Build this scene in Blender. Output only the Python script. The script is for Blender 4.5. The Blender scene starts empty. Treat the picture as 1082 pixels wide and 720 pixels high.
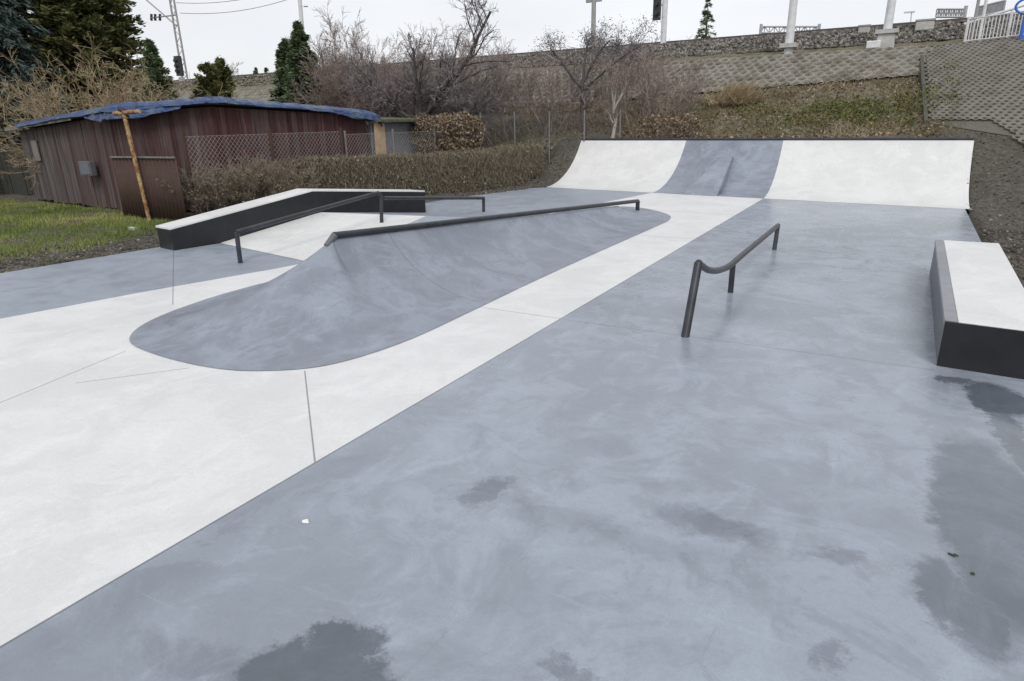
import bpy, math, random
import numpy as np
from mathutils import Matrix, Vector

S = bpy.context.scene
COL = S.collection
rng = np.random.default_rng(7)
random.seed(7)
R = math.radians

# ------------------------------------------------------------------ camera
PW, PH, F = 1082., 720., 690.
CAM_Z = 2.0
PITCH = math.atan(233 / F)
MROT = Matrix.Rotation(R(30.7), 3, 'Z') @ Matrix.Rotation(math.pi / 2 - PITCH, 3, 'X') @ Matrix.Rotation(R(-1.25), 3, 'Z')
cam = bpy.data.cameras.new('camera')
cam.sensor_width = 36.0
cam.lens = F / PW * 36.0
cam.clip_start, cam.clip_end = 0.05, 6000
camo = bpy.data.objects.new('camera', cam)
camo.matrix_world = Matrix.Translation((0, 0, CAM_Z)) @ MROT.to_4x4()
COL.objects.link(camo)
S.camera = camo


def pt(x, y, z=None, X=None, Y=None):
    """surveyed point: where the sight line through a photo pixel meets a known height or vertical plane"""
    d = MROT @ Vector((x - PW / 2, -(y - PH / 2), -F))
    if z is not None: t = (z - CAM_Z) / d.z
    elif X is not None: t = X / d.x
    else: t = Y / d.y
    return np.array((d.x * t, d.y * t, CAM_Z + d.z * t))


# ------------------------------------------------------------------ object helpers
def tag(o, label=None, cat=None, group=None, kind=None):
    if label: o['label'] = label
    if cat: o['category'] = cat
    if group: o['group'] = group
    if kind: o['kind'] = kind
    return o


def thing(name, label, cat, loc=(0, 0, 0), group=None):
    o = bpy.data.objects.new(name, None)
    o.empty_display_size = 0.2
    o.location = [float(v) for v in loc]
    COL.objects.link(o)
    return tag(o, label, cat, group)


def link(name, me, parent=None, mat=None, smooth=False):
    o = bpy.data.objects.new(name, me)
    COL.objects.link(o)
    if mat: me.materials.append(mat)
    if smooth:
        me.polygons.foreach_set('use_smooth', np.ones(len(me.polygons), dtype=bool))
    if parent is not None:
        o.parent = parent
        o.location = -parent.location          # meshes are written in world coordinates
    return o


def dup_tree(root, shift):
    c = root.copy(); COL.objects.link(c)
    c.location = root.location + Vector([float(v) for v in shift])
    for ch in list(root.children):
        k = ch.copy(); COL.objects.link(k); k.parent = c
        for g in list(ch.children):
            q = g.copy(); COL.objects.link(q); q.parent = k
    return c


class MB:
    def __init__(s):
        s.v, s.f, s.n, s.tint = [], [], 0, []

    def add(s, v, f):
        v = np.asarray(v, float).reshape(-1, 3)
        s.v.append(v)
        s.f += [tuple(int(i) + s.n for i in q) for q in f]
        s.n += len(v)
        return s

    def box(s, c, size, rz=0, M=None):
        hx, hy, hz = [q / 2 for q in size]
        v = np.array([(x, y, z) for z in (-hz, hz) for x, y in ((-hx, -hy), (hx, -hy), (hx, hy), (-hx, hy))])
        if M is not None: v = v @ np.array(M).T
        elif rz:
            a, b = math.cos(rz), math.sin(rz)
            v = v @ np.array([[a, b, 0], [-b, a, 0], [0, 0, 1]])
        return s.add(v + np.array(c), [(3, 2, 1, 0), (4, 5, 6, 7), (0, 1, 5, 4), (1, 2, 6, 5), (2, 3, 7, 6), (3, 0, 4, 7)])

    def prism(s, poly, z0, z1):
        n = len(poly)
        z0 = np.broadcast_to(z0, n); z1 = np.broadcast_to(z1, n)
        v = [(p[0], p[1], a) for p, a in zip(poly, z0)] + [(p[0], p[1], a) for p, a in zip(poly, z1)]
        f = [tuple(range(n - 1, -1, -1)), tuple(range(n, 2 * n))]
        f += [(i, (i + 1) % n, n + (i + 1) % n, n + i) for i in range(n)]
        return s.add(v, f)

    def hexa(s, low, up):
        """low, up: four points each, counter-clockwise from above"""
        v = list(low) + list(up)
        return s.add(v, [(3, 2, 1, 0), (4, 5, 6, 7), (0, 1, 5, 4), (1, 2, 6, 5), (2, 3, 7, 6), (3, 0, 4, 7)])

    def tube(s, pts, r, n=10, cap=True):
        pts = np.asarray(pts, float); m = len(pts)
        r = np.broadcast_to(np.asarray(r, float), m)
        T = np.gradient(pts, axis=0); T /= np.linalg.norm(T, axis=1)[:, None] + 1e-12
        up = np.array((0, 0, 1.0)) if abs(T[0][2]) < .9 else np.array((1.0, 0, 0))
        v = []
        a = np.linspace(0, 2 * math.pi, n, endpoint=False)
        for i in range(m):
            sx = np.cross(T[i], up); sx /= np.linalg.norm(sx); up = np.cross(sx, T[i])
            v.append(pts[i] + r[i] * (np.cos(a)[:, None] * sx + np.sin(a)[:, None] * up))
        f = [(i * n + j, i * n + (j + 1) % n, (i + 1) * n + (j + 1) % n, (i + 1) * n + j) for i in range(m - 1) for j in range(n)]
        if cap: f += [tuple(range(n - 1, -1, -1)), tuple((m - 1) * n + j for j in range(n))]
        return s.add(np.vstack(v), f)

    def build(s, name, mat, parent=None, smooth=False, bevel=0):
        me = bpy.data.meshes.new(name)
        me.from_pydata(np.vstack(s.v).tolist(), [], s.f)
        me.update()
        o = link(name, me, parent, mat, smooth)
        if smooth:
            try: me.set_sharp_from_angle(angle=R(40))
            except Exception: pass
        if bevel:
            b = o.modifiers.new('bevel', 'BEVEL'); b.width = bevel; b.segments = 2; b.limit_method = 'ANGLE'; b.angle_limit = R(40)
        return o


def fast(name, V, Fc, mat, parent=None, tint=None, smooth=False):
    """mesh from a vertex array and an (n, k) face array"""
    V = np.ascontiguousarray(V, dtype=np.float32); Fc = np.ascontiguousarray(Fc, dtype=np.int32)
    me = bpy.data.meshes.new(name)
    k = Fc.shape[1]
    me.vertices.add(len(V)); me.vertices.foreach_set('co', V.ravel())
    me.loops.add(Fc.size); me.loops.foreach_set('vertex_index', Fc.ravel())
    me.polygons.add(len(Fc)); me.polygons.foreach_set('loop_start', np.arange(0, Fc.size, k, dtype=np.int32))
    me.update(calc_edges=True)
    if tint is not None:
        at = me.attributes.new('tint', 'FLOAT', 'FACE')
        at.data.foreach_set('value', np.ascontiguousarray(tint, dtype=np.float32))
    me.validate()
    return link(name, me, parent, mat, smooth)


def unit(v):
    v = np.asarray(v, float)
    return v / (np.linalg.norm(v, axis=-1, keepdims=True) + 1e-9)


def leaf_mesh(P, L, Wd, D=None, jit=1.0):
    """one bent pointed leaf (two quads folded on the midrib -> 1 diamond quad pair) per point"""
    n = len(P)
    if D is None: D = unit(rng.normal(size=(n, 3)))
    D = unit(D + jit * .35 * rng.normal(size=(n, 3)))
    Q = unit(np.cross(D, unit(rng.normal(size=(n, 3)))))
    N = np.cross(D, Q)
    L = (np.broadcast_to(L, n) * rng.uniform(.6, 1.25, n))[:, None]
    Wd = (np.broadcast_to(Wd, n) * rng.uniform(.7, 1.2, n))[:, None]
    a = P - D * L * .5; b = P + Q * Wd * .5 + N * Wd * .12; c = P + D * L * .5; d = P - Q * Wd * .5 + N * Wd * .12
    V = np.stack([a, b, c, d], 1).reshape(-1, 3)
    Fc = np.arange(4 * n).reshape(n, 4)
    return V, Fc


def stick_mesh(P0, P1, R0, R1, sides=3):
    P0, P1 = np.asarray(P0, float), np.asarray(P1, float); n = len(P0)
    R0 = np.broadcast_to(R0, n); R1 = np.broadcast_to(R1, n)
    T = unit(P1 - P0)
    ref = np.where(np.abs(T[:, 2:3]) < .9, np.array([[0, 0, 1.]]), np.array([[1., 0, 0]]))
    A = unit(np.cross(T, ref)); B = np.cross(T, A)
    ang = np.linspace(0, 2 * math.pi, sides, endpoint=False)
    ring = np.cos(ang)[None, :, None] * A[:, None] + np.sin(ang)[None, :, None] * B[:, None]
    V = np.concatenate([P0[:, None] + ring * R0[:, None, None], P1[:, None] + ring * R1[:, None, None]], 1)
    i = np.arange(n)[:, None, None] * 2 * sides
    j = np.arange(sides)
    q = np.stack([j, (j + 1) % sides, sides + (j + 1) % sides, sides + j], 1)[None]
    return V.reshape(-1, 3), (i + q).reshape(-1, 4)


def merge(*parts):
    V, Fs, o = [], [], 0
    for v, f in parts:
        V.append(v); Fs.append(f + o); o += len(v)
    return np.vstack(V), np.vstack(Fs)


# ------------------------------------------------------------------ materials
class NT:
    def __init__(s, name):
        s.m = bpy.data.materials.new(name); s.m.use_nodes = True
        s.t = s.m.node_tree; s.t.nodes.clear()
        s.out = s.n('ShaderNodeOutputMaterial'); s.b = s.n('ShaderNodeBsdfPrincipled')
        s.l(s.b.outputs[0], s.out.inputs[0])
        s.tc = s.n('ShaderNodeTexCoord')
        s.co = s.n('ShaderNodeNewGeometry').outputs['Position']

    def n(s, t, **k):
        q = s.t.nodes.new(t)
        for a, b in k.items(): setattr(q, a, b)
        return q

    def l(s, a, b): s.t.links.new(a, b)

    def set(s, sock, v):
        if hasattr(v, 'is_output') or isinstance(v, bpy.types.NodeSocket): s.l(v, sock)
        else: sock.default_value = v

    def math(s, op, a, b=0.0, c=None, clamp=False):
        q = s.n('ShaderNodeMath', operation=op, use_clamp=clamp)
        s.set(q.inputs[0], a); s.set(q.inputs[1], b)
        if c is not None: s.set(q.inputs[2], c)
        return q.outputs[0]

    def vmath(s, op, a, b=(0, 0, 0)):
        q = s.n('ShaderNodeVectorMath', operation=op)
        s.set(q.inputs[0], a); s.set(q.inputs[1], b)
        return q.outputs[0]

    def noise(s, scale, detail=4, rough=.55, co=None, dist=0.0, stretch=None, off=None):
        q = s.n('ShaderNodeTexNoise')
        co = co or s.co
        if stretch or off:
            mp = s.n('ShaderNodeMapping')
            if stretch: mp.inputs['Scale'].default_value = stretch
            if off: mp.inputs['Location'].default_value = off
            s.l(co, mp.inputs[0]); co = mp.outputs[0]
        s.l(co, q.inputs['Vector'])
        q.inputs['Scale'].default_value = scale; q.inputs['Detail'].default_value = detail
        q.inputs['Roughness'].default_value = rough; q.inputs['Distortion'].default_value = dist
        return q

    def ramp(s, fac, stops, interp='LINEAR'):
        q = s.n('ShaderNodeValToRGB'); e = q.color_ramp.elements
        q.color_ramp.interpolation = interp
        while len(e) < len(stops): e.new(.5)
        for i, (p, c) in enumerate(stops):
            e[i].position = p
            e[i].color = (*c, 1) if isinstance(c, (tuple, list)) else (c, c, c, 1)
        s.l(fac, q.inputs[0])
        return q.outputs[0]

    def mix(s, fac, a, b, mode='MIX'):
        q = s.n('ShaderNodeMix', data_type='RGBA', blend_type=mode)
        s.set(q.inputs['Factor'], fac)
        for k, v in ((6, a), (7, b)):
            if isinstance(v, (tuple, list)): v = (*v[:3], 1)
            s.set(q.inputs[k], v)
        return q.outputs[2]

    def smooth(s, v, a, b, lo=0., hi=1.):
        q = s.n('ShaderNodeMapRange', interpolation_type='SMOOTHSTEP')
        s.set(q.inputs[0], v)
        for i, k in enumerate((a, b, lo, hi)): q.inputs[1 + i].default_value = k
        return q.outputs[0]

    def bump(s, h, strength=.3, dist=.01):
        q = s.n('ShaderNodeBump'); q.inputs['Strength'].default_value = strength; q.inputs['Distance'].default_value = dist
        s.l(h, q.inputs['Height']); s.l(q.outputs[0], s.b.inputs['Normal'])

    def fin(s, col=None, rough=None, metal=None, spec=None):
        if col is not None: s.set(s.b.inputs['Base Color'], (*col, 1) if isinstance(col, tuple) else col)
        if rough is not None: s.set(s.b.inputs['Roughness'], rough)
        if metal is not None: s.b.inputs['Metallic'].default_value = metal
        if spec is not None: s.set(s.b.inputs['Specular IOR Level'], spec)
        return s.m

    def seg(s, p, q, w, sub=None):
        """1 on a thin line from p to q (ground plan), 0 elsewhere"""
        p, q = np.array(p, float), np.array(q, float)
        L = np.linalg.norm(q - p); t = (q - p) / L
        sep = s.xyz()
        dx = s.math('SUBTRACT', sep[0], float(p[0])); dy = s.math('SUBTRACT', sep[1], float(p[1]))
        al = s.math('ADD', s.math('MULTIPLY', dx, float(t[0])), s.math('MULTIPLY', dy, float(t[1])))
        ac = s.math('ABSOLUTE', s.math('SUBTRACT', s.math('MULTIPLY', dx, float(-t[1])), s.math('MULTIPLY', dy, float(-t[0]))))
        m = s.smooth(ac, w * .5, w, 1., 0.)
        e = s.math('MULTIPLY', s.math('GREATER_THAN', al, 0.), s.math('LESS_THAN', al, float(L)))
        return s.math('MULTIPLY', m, e)

    def xyz(s):
        if not hasattr(s, '_s'):
            q = s.n('ShaderNodeSeparateXYZ'); s.l(s.co, q.inputs[0]); s._s = q.outputs
        return s._s

    def blob(s, c, rx, ry, rot, wob, soft=.25):
        """1 inside a ragged ellipse on the ground"""
        sep = wob
        dx = s.math('SUBTRACT', sep[0], float(c[0])); dy = s.math('SUBTRACT', sep[1], float(c[1]))
        a, b = math.cos(rot), math.sin(rot)
        u = s.math('DIVIDE', s.math('ADD', s.math('MULTIPLY', dx, a), s.math('MULTIPLY', dy, b)), rx)
        v = s.math('DIVIDE', s.math('SUBTRACT', s.math('MULTIPLY', dy, a), s.math('MULTIPLY', dx, b)), ry)
        d = s.math('SQRT', s.math('ADD', s.math('MULTIPLY', u, u), s.math('MULTIPLY', v, v)))
        return s.smooth(d, 1 - soft, 1 + soft, 1., 0.)

    def wobble(s, amp=.25, scale=2.2, detail=6, rough=.65):
        nz = s.noise(scale, detail, rough)
        d = s.vmath('SCALE', s.vmath('SUBTRACT', nz.outputs['Color'], (.5, .5, .5)))
        d.node.inputs['Scale'].default_value = amp * 2
        q = s.n('ShaderNodeSeparateXYZ'); s.l(s.vmath('ADD', s.co, d), q.inputs[0])
        return q.outputs


def mx(t, *ms):
    r = ms[0]
    for m in ms[1:]: r = t.math('MAXIMUM', r, m)
    return r


def gxy(x, y): return pt(x, y, z=0)[:2]


# line work on the floor (ground plan)
LINE_A = -2.92
joints_grey = [((-2.9, 5.94), (0.44, 6.0)), ((-2.95, 11.2), (1.2, 11.1)), ((-2.911, -6), (-2.921, 5)), ((-2.921, 5), (-2.99, 17.5))]
joints_white = [(gxy(322, 392), gxy(333, 490)), (gxy(-20, 434), gxy(133, 371)), (gxy(80, 405), gxy(200, 389)), ((-4.0, 5.95), (-2.92, 5.95)),
                ((-7.31, 4.42), (-8.6, 5.276)), ((-4.0, 11.2), (-2.92, 11.2)), ((-6.2, 14.6), (-2.92, 14.4))]


def concrete(name, base, var, joints=(), wet=(), lean=None, rough=(.42, .6), floor=True, spots=True):
    t = NT(name)
    big = t.noise(.55, 5, .6, dist=.4); mid = t.noise(2.6, 8, .68, dist=.8); fine = t.noise(26, 5, .7)
    swirl = t.noise(1.3, 7, .66, dist=2.2, stretch=(1, .55, 1), off=(3, 1, 0))
    b = np.array(base)
    c = t.ramp(mid.outputs[0], [(.34, tuple(b * (1 - var))), (.5, tuple(b)), (.64, tuple(b * (1 + var * .8)))])
    c = t.mix(t.smooth(big.outputs[0], .42, .6, 0, .7), c, tuple(b * (1 - var * 1.1)))
    cl2 = t.noise(1.15, 9, .72, dist=.6, off=(2, 9, 4))
    c = t.mix(t.smooth(cl2.outputs[0], .50, .56, 0, .5), c, tuple(np.minimum(b * (1 + var * .9), .84)))
    cl3 = t.noise(1.9, 9, .75, dist=.9, off=(8, 1, 4))
    c = t.mix(t.smooth(cl3.outputs[0], .57, .62, 0, .5), c, tuple(b * (1 - var * 1.0) * np.array((1.02, .99, 1.0))))
    c = t.mix(t.smooth(swirl.outputs[0], .52, .7, 0, .55), c, tuple(np.minimum(b * (1 + var * 1.6), .86)))
    c = t.mix(t.smooth(fine.outputs[0], .35, .7, 0, .16), c, tuple(b * .62))
    dk = t.noise(3.3, 9, .75, dist=1.2, stretch=(.6, 1.5, 1), off=(9, 4, 2))
    if spots:
        c = t.mix(t.smooth(dk.outputs[0], .63, .72, 0, .45), c, tuple(b * (1 - 2.2 * var)))
        wt = t.noise(16, 6, .8, off=(5, 5, 5))
        c = t.mix(t.smooth(wt.outputs[0], .68, .76, 0, .5), c, tuple(np.minimum(b * (1 + var * 2.5), .85)))
    # trowel marks, scuffs, pits and grit
    for k_, (st_, of_, lo_, hi_, am_, dark_) in enumerate((((.12, 2.6, 1), (1, 2, 3), .66, .70, .28, False), ((2.4, .16, 1), (7, 1, 2), .67, .70, .30, True), ((1.6, 1.9, 1), (4, 8, 1), .70, .74, .35, True))):
        nz_ = t.noise(5.5, 7, .62, dist=.5, stretch=st_, off=of_)
        c = t.mix(t.smooth(nz_.outputs[0], lo_, hi_, 0, am_), c, tuple(b * (1 - 1.7 * var)) if dark_ else tuple(np.minimum(b * (1 + 1.5 * var), .82)))
    vo = t.n('ShaderNodeTexVoronoi'); vo.inputs['Scale'].default_value = 34; t.l(t.co, vo.inputs['Vector'])
    pit = t.math('MULTIPLY', t.smooth(vo.outputs['Distance'], .07, .13, 1, 0), t.smooth(mid.outputs[0], .46, .6))
    c = t.mix(t.math('MULTIPLY', pit, .6), c, tuple(b * .45))
    grit = t.noise(95, 3, .6)
    c = t.mix(t.smooth(grit.outputs[0], .3, .72, 0, .22), c, tuple(b * .6))
    smd = t.noise(.9, 7, .7, dist=1.5, off=(11, 3, 6))
    c = t.mix(t.smooth(smd.outputs[0], .54, .72, 0, .5), c, tuple(b * (1 - 1.3 * var) * np.array((1.02, 1.0, .97))))
    r = t.ramp(mid.outputs[0], [(.3, rough[0]), (.7, rough[1])])
    sp = .5
    if wet:
        wob = t.wobble(.26, 2.3, 9, .78)
        soft = [t.blob(c_, rx, ry, rot, wob, sf + .06) if k == 1 else t.math('MULTIPLY', t.blob(c_, rx, ry, rot, wob, sf + .06), k) for c_, rx, ry, rot, sf, k in wet]
        m = mx(t, *soft)
        c = t.mix(m, c, t.mix(1.0, c, (.37, .375, .39), 'MULTIPLY'))
        r = t.math('SUBTRACT', r, t.math('MULTIPLY', m, .2))
    h = t.math('ADD', t.math('MULTIPLY', mid.outputs[0], .6), t.math('MULTIPLY', fine.outputs[0], .15))
    if joints:
        jm = mx(t, *[t.seg(p, q, .0075) for p, q in joints])
        c = t.mix(t.math('MULTIPLY', jm, .7), c, (.10, .10, .105))
        h = t.math('SUBTRACT', h, t.math('MULTIPLY', jm, .8))
    t.bump(h, .12, .004)
    return t.fin(c, r, spec=sp)


wet_spots = [(gxy(330, 715), .30, .17, .35, .10, .9), (gxy(372, 675), .14, .12, .3, .14, .9), (gxy(515, 520), .10, .2, -.2, .2, .6),
             (gxy(752, 556), .3, .1, .0, .45, .55), (gxy(620, 556), .7, .1, .05, .6, .28), (gxy(890, 588), .1, .06, 0, .4, .45),
             (gxy(1046, 545), .27, .95, .05, .10, .75), (gxy(1010, 640), .14, .3, .35, .15, .7), (gxy(1075, 470), .1, .6, .1, .12, .75),
             (gxy(1054, 422), .2, .32, .1, .12, 1), (gxy(1010, 403), .13, .07, 0, .2, .9),
             (gxy(610, 710), .12, .05, 0, .3, .5), (gxy(870, 690), .06, .07, 0, .4, .5), (gxy(250, 705), .5, .08, 0.2, .6, .35),
             ((-2.75, 1.6), .14, 1.6, 0.0, .8, .25),
             (gxy(786, 335), .5, .35, .5, .9, .22)]
GREY = (.294, .332, .383)
WHITE = (.70, .70, .693)
m_grey = concrete('grey_concrete', GREY, .20, joints_grey, wet_spots, rough=(.20, .36))
m_grey2 = concrete('grey_concrete_left', GREY, .13, [((-7.31, 4.42), (-10.64, 6.63))], rough=(.34, .52))
m_white = concrete('white_concrete', WHITE, .085, joints_white, rough=(.45, .6), spots=True)
m_grey_ramp = concrete('grey_ramp_concrete', (.245, .274, .322), .25, [((-5.4, 6.15), (-3.9, 6.1)), ((-5.4, 11.3), (-3.9, 11.25))], rough=(.35, .55))
m_white_ramp = concrete('white_ramp_concrete', (.69, .69, .675), .085, rough=(.45, .6))


def paint(name, col, rough=.4, metal=0., chips=None, bump=.1, var=.15):
    t = NT(name)
    a = t.noise(6, 6, .6); b = t.noise(40, 4, .6)
    c = t.ramp(a.outputs[0], [(.3, tuple(np.array(col) * (1 - var))), (.7, tuple(np.minimum(np.array(col) * (1 + var), 1)))])
    if chips:
        cc, lo, hi = chips
        ch = t.noise(9, 8, .75, off=(2, 7, 1))
        c = t.mix(t.smooth(ch.outputs[0], lo, hi), c, cc)
    t.bump(b.outputs[0], bump, .003)
    return t.fin(c, rough, metal)


m_black = paint('black_film_plywood', (.010, .011, .0135), .45, var=.35)
m_steel = paint('dark_painted_steel', (0.040, 0.043, 0.050), .36, .3, var=.3)
m_coping = paint('coping_steel', (0.043, 0.048, 0.056), .34, .5, var=.3)
m_trim = paint('light_grey_steel_edge', (.30, .31, .33), .4, .6)
m_galv = paint('galvanised_steel', (.38, .39, .40), .5, .4)
m_wire = paint('old_fence_wire', (.34, .31, .30), .6, .2)
m_kerb = paint('dirty_kerb', (.075, .07, .058), .9, bump=.5)
m_side = paint('grey_side_panel', (.11, .118, .13), .45)
m_galvd = paint('dull_galvanised_lid', (.13, .14, .165), .6)
m_railsteel = paint('brown_rail_steel', (.075, .065, .058), .7)
m_dull = paint('dull_grey_steel', (.17, .165, .16), .7)
m_lightpole = paint('pale_grey_pole', (.62, .63, .64), .5)
m_dkpole = paint('grey_concrete_pole', (.30, .30, .29), .7)
m_rust = paint('yellow_paint_over_rust', (.46, .37, .17), .7, chips=((.22, .085, .03), .40, .56), bump=.6)
m_rustdark = paint('rusty_steel', (.062, .034, .024), .8, chips=((.045, .03, .025), .5, .62), bump=.5)
m_blue = paint('blue_painted_steel', (.03, .12, .50), .4)
m_whitefence = paint('white_painted_fence', (.66, .66, .66), .5)
m_signal = paint('black_signal_board', (.03, .032, .035), .5)
m_block = paint('concrete_block', (.44, .43, .41), .8, chips=((.25, .24, .22), .55, .7), bump=.5)
m_paper = paint('white_paper', (.78, .78, .76), .7)
m_ply = paint('bare_plywood', (.50, .36, .22), .7)
m_greywall = paint('grey_sheet_wall', (.19, .20, .215), .7)
m_moss = paint('mossy_roof_felt', (.10, .11, .05), .9, chips=((.05, .05, .05), .5, .6), bump=.8)
m_felt = paint('roof_felt', (.075, .07, .065), .9, bump=.8)
m_box = paint('grey_meter_box', (.11, .115, .13), .6)
m_board = paint('weathered_board', (.20, .185, .165), .85, bump=.6, chips=((.09, .085, .075), .5, .65))
m_debris = paint('wet_leaf', (.05, .04, .03), .8)


def m_leafy(name, stops, rough=.6, trans=0.0):
    t = NT(name)
    a = t.n('ShaderNodeAttribute', attribute_name='tint')
    c = t.ramp(a.outputs['Fac'], stops)
    return t.fin(c, rough, spec=.3)


def m_bark(name, col):
    t = NT(name)
    a = t.noise(9, 6, .7, stretch=(1, 1, .3))
    c = t.ramp(a.outputs[0], [(.3, tuple(np.array(col) * .6)), (.7, tuple(np.array(col) * 1.35))])
    t.bump(a.outputs[0], .5, .02)
    return t.fin(c, .9, spec=.2)


m_spruce = m_leafy('spruce_needles', [(0, (0.028, 0.046, 0.039)), (.6, (0.060, 0.089, 0.078)), (1, (0.116, 0.151, 0.137))])
m_thuja = m_leafy('olive_conifer_sprays', [(0, (0.050, 0.062, 0.019)), (.6, (0.117, 0.129, 0.043)), (1, (0.214, 0.204, 0.087))])
m_fir = m_leafy('green_conifer_sprays', [(0, (0.046, 0.072, 0.037)), (.6, (0.101, 0.144, 0.068)), (1, (0.189, 0.240, 0.114))])
m_brownleaf = m_leafy('dry_brown_leaves', [(0, (0.083, 0.058, 0.036)), (.5, (0.186, 0.134, 0.085)), (1, (0.372, 0.296, 0.207))])
m_hedgeleaf = m_leafy('hedge_leaves', [(0, (0.076, 0.064, 0.040)), (.55, (0.174, 0.147, 0.086)), (.85, (0.216, 0.218, 0.107)), (1, (0.367, 0.366, 0.206))])
m_hedgetwig = m_leafy('hedge_twigs', [(0, (0.150, 0.128, 0.096)), (1, (0.362, 0.307, 0.232))])
m_straw = m_leafy('dry_straw', [(0, (0.179, 0.131, 0.076)), (.5, (0.343, 0.261, 0.158)), (1, (0.550, 0.454, 0.289))])
m_greytwig = m_leafy('grey_twigs', [(0, (0.177, 0.147, 0.128)), (1, (0.479, 0.405, 0.348))])
m_redtwig = m_leafy('reddish_twigs', [(0, (.165, .130, .112)), (1, (.40, .325, .285))])
m_darktwig = m_leafy('dark_twigs', [(0, (0.127, 0.112, 0.115)), (1, (0.331, 0.287, 0.277))])
m_grass = m_leafy('grass_blades', [(0, (0.085, 0.128, 0.025)), (.5, (0.190, 0.236, 0.054)), (.85, (0.323, 0.326, 0.109)), (1, (0.514, 0.418, 0.200))])
m_weed = m_leafy('slope_weeds', [(0, (0.078, 0.081, 0.034)), (.4, (0.140, 0.129, 0.067)), (.65, (0.213, 0.179, 0.112)), (.8, (0.134, 0.157, 0.039)), (1, (0.336, 0.291, 0.179))])
m_barkgrey = m_bark('grey_bark', (.10, .09, .08))
m_barkdark = m_bark('dark_bark', (.085, .075, .070))
m_barkpale = m_bark('pale_bark', (.30, .275, .245))

# ------------------------------------------------------------------ world and sun
SUN_EL, SUN_AZ = R(45), R(148)        # azimuth clockwise from +Y
w = bpy.data.worlds.new('World'); S.world = w; w.use_nodes = True
nt = w.node_tree; nt.nodes.clear()
wo = nt.nodes.new('ShaderNodeOutputWorld'); bg = nt.nodes.new('ShaderNodeBackground')
sky = nt.nodes.new('ShaderNodeTexSky'); sky.sky_type = 'NISHITA'; sky.sun_disc = False
sky.sun_elevation = SUN_EL; sky.sun_rotation = SUN_AZ
sky.air_density = 1.0; sky.dust_density = 2.0; sky.ozone_density = 1.0
hs = nt.nodes.new('ShaderNodeHueSaturation'); hs.inputs['Saturation'].default_value = .6
nz = nt.nodes.new('ShaderNodeTexNoise'); nz.inputs['Scale'].default_value = 2.2; nz.inputs['Detail'].default_value = 5
tcw = nt.nodes.new('ShaderNodeTexCoord'); mpw = nt.nodes.new('ShaderNodeMapping'); mpw.inputs['Scale'].default_value = (1, 1, 3)
rmp = nt.nodes.new('ShaderNodeMapRange'); rmp.inputs[1].default_value = .3; rmp.inputs[2].default_value = .7; rmp.inputs[3].default_value = .90; rmp.inputs[4].default_value = 1.05
mul = nt.nodes.new('ShaderNodeVectorMath'); mul.operation = 'SCALE'
nt.links.new(tcw.outputs['Generated'], mpw.inputs[0]); nt.links.new(mpw.outputs[0], nz.inputs['Vector'])
nt.links.new(nz.outputs[0], rmp.inputs[0]); nt.links.new(sky.outputs[0], hs.inputs['Color'])
cl = nt.nodes.new('ShaderNodeMix'); cl.data_type = 'RGBA'; cl.inputs['Factor'].default_value = .82
cl.inputs[7].default_value = (6.75, 6.82, 7.05, 1)        # the closed layer of pale cloud in front of the blue
nt.links.new(hs.outputs[0], cl.inputs[6])
nt.links.new(cl.outputs[2], mul.inputs[0]); nt.links.new(rmp.outputs[0], mul.inputs['Scale'])
nt.links.new(mul.outputs[0], bg.inputs[0]); bg.inputs[1].default_value = .12
nt.links.new(bg.outputs[0], wo.inputs[0])
sl = bpy.data.lights.new('sun', 'SUN'); sl.energy = 1.15; sl.angle = R(20); sl.color = (1, .985, .965)
so = bpy.data.objects.new('sun', sl); COL.objects.link(so)
sd = Vector((math.sin(SUN_AZ) * math.cos(SUN_EL), math.cos(SUN_AZ) * math.cos(SUN_EL), math.sin(SUN_EL)))
so.rotation_euler = sd.to_track_quat('Z', 'Y').to_euler()
so.location = (0, -10, 30)
S.view_settings.view_transform = 'Standard'; S.view_settings.look = 'None'
S.view_settings.exposure = 0.28; S.view_settings.gamma = 1
S.view_settings.use_curve_mapping = False

# ------------------------------------------------------------------ terrain
QB = lambda x: 18.4 + (x + 9.5) * (17.02 - 18.4) / 10.7            # base line of the quarter pipe
QT = lambda x: 20.9 + (x + 9.45) * (19.9 - 20.9) / 10.67           # top line
QH = 1.32
QK = .86


def qprof(u):
    u = np.clip(u, 0, 1)
    return QH * (1 - np.sqrt(1 - (QK * u) ** 2)) / (1 - math.sqrt(1 - QK ** 2))


STX, STZ, STY = [-60, -12, -9, 0], [2.55, 2.62, 2.80, 3.16], [26.2, 26.3, 26.6, 27.0]
EY = np.array([19.0, 22.6, 26.8, 29.0, 30.9, 32.0, 37.0, 41.0, 50.0])
EZ = np.array([0.0, 1.30, 3.10, 4.12, 4.46, 5.12, 5.12, 3.0, 0.0])


def vnoise(x, y, s, seed):
    r = np.random.default_rng(seed); k = r.normal(size=(10, 2)) * s; ph = r.uniform(0, 6.28, 10)
    return sum(np.sin(k[i, 0] * x + k[i, 1] * y + ph[i]) for i in range(10)) / 4.5


def emb(x, y):
    left = np.clip((-9.0 - x) / 6, 0, 1)
    yy = y - left * 1.0 * np.clip((24 - y) / 3, 0, 1)
    e = np.interp(yy, EY, EZ)
    lz = np.interp(x, STX, STZ); ly = np.interp(x, STX, STY)
    e = np.where((x < .15) & (y > 22.8) & (y <= ly), 1.3 + (lz - .03 - 1.3) * (y - 22.8) / (ly - 22.8), e)
    e = np.where((x < .15) & (y > ly) & (y < 29.1), lz + (4.15 - lz) * (y - ly) / (29.1 - ly) - .14, e)
    return e


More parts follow.
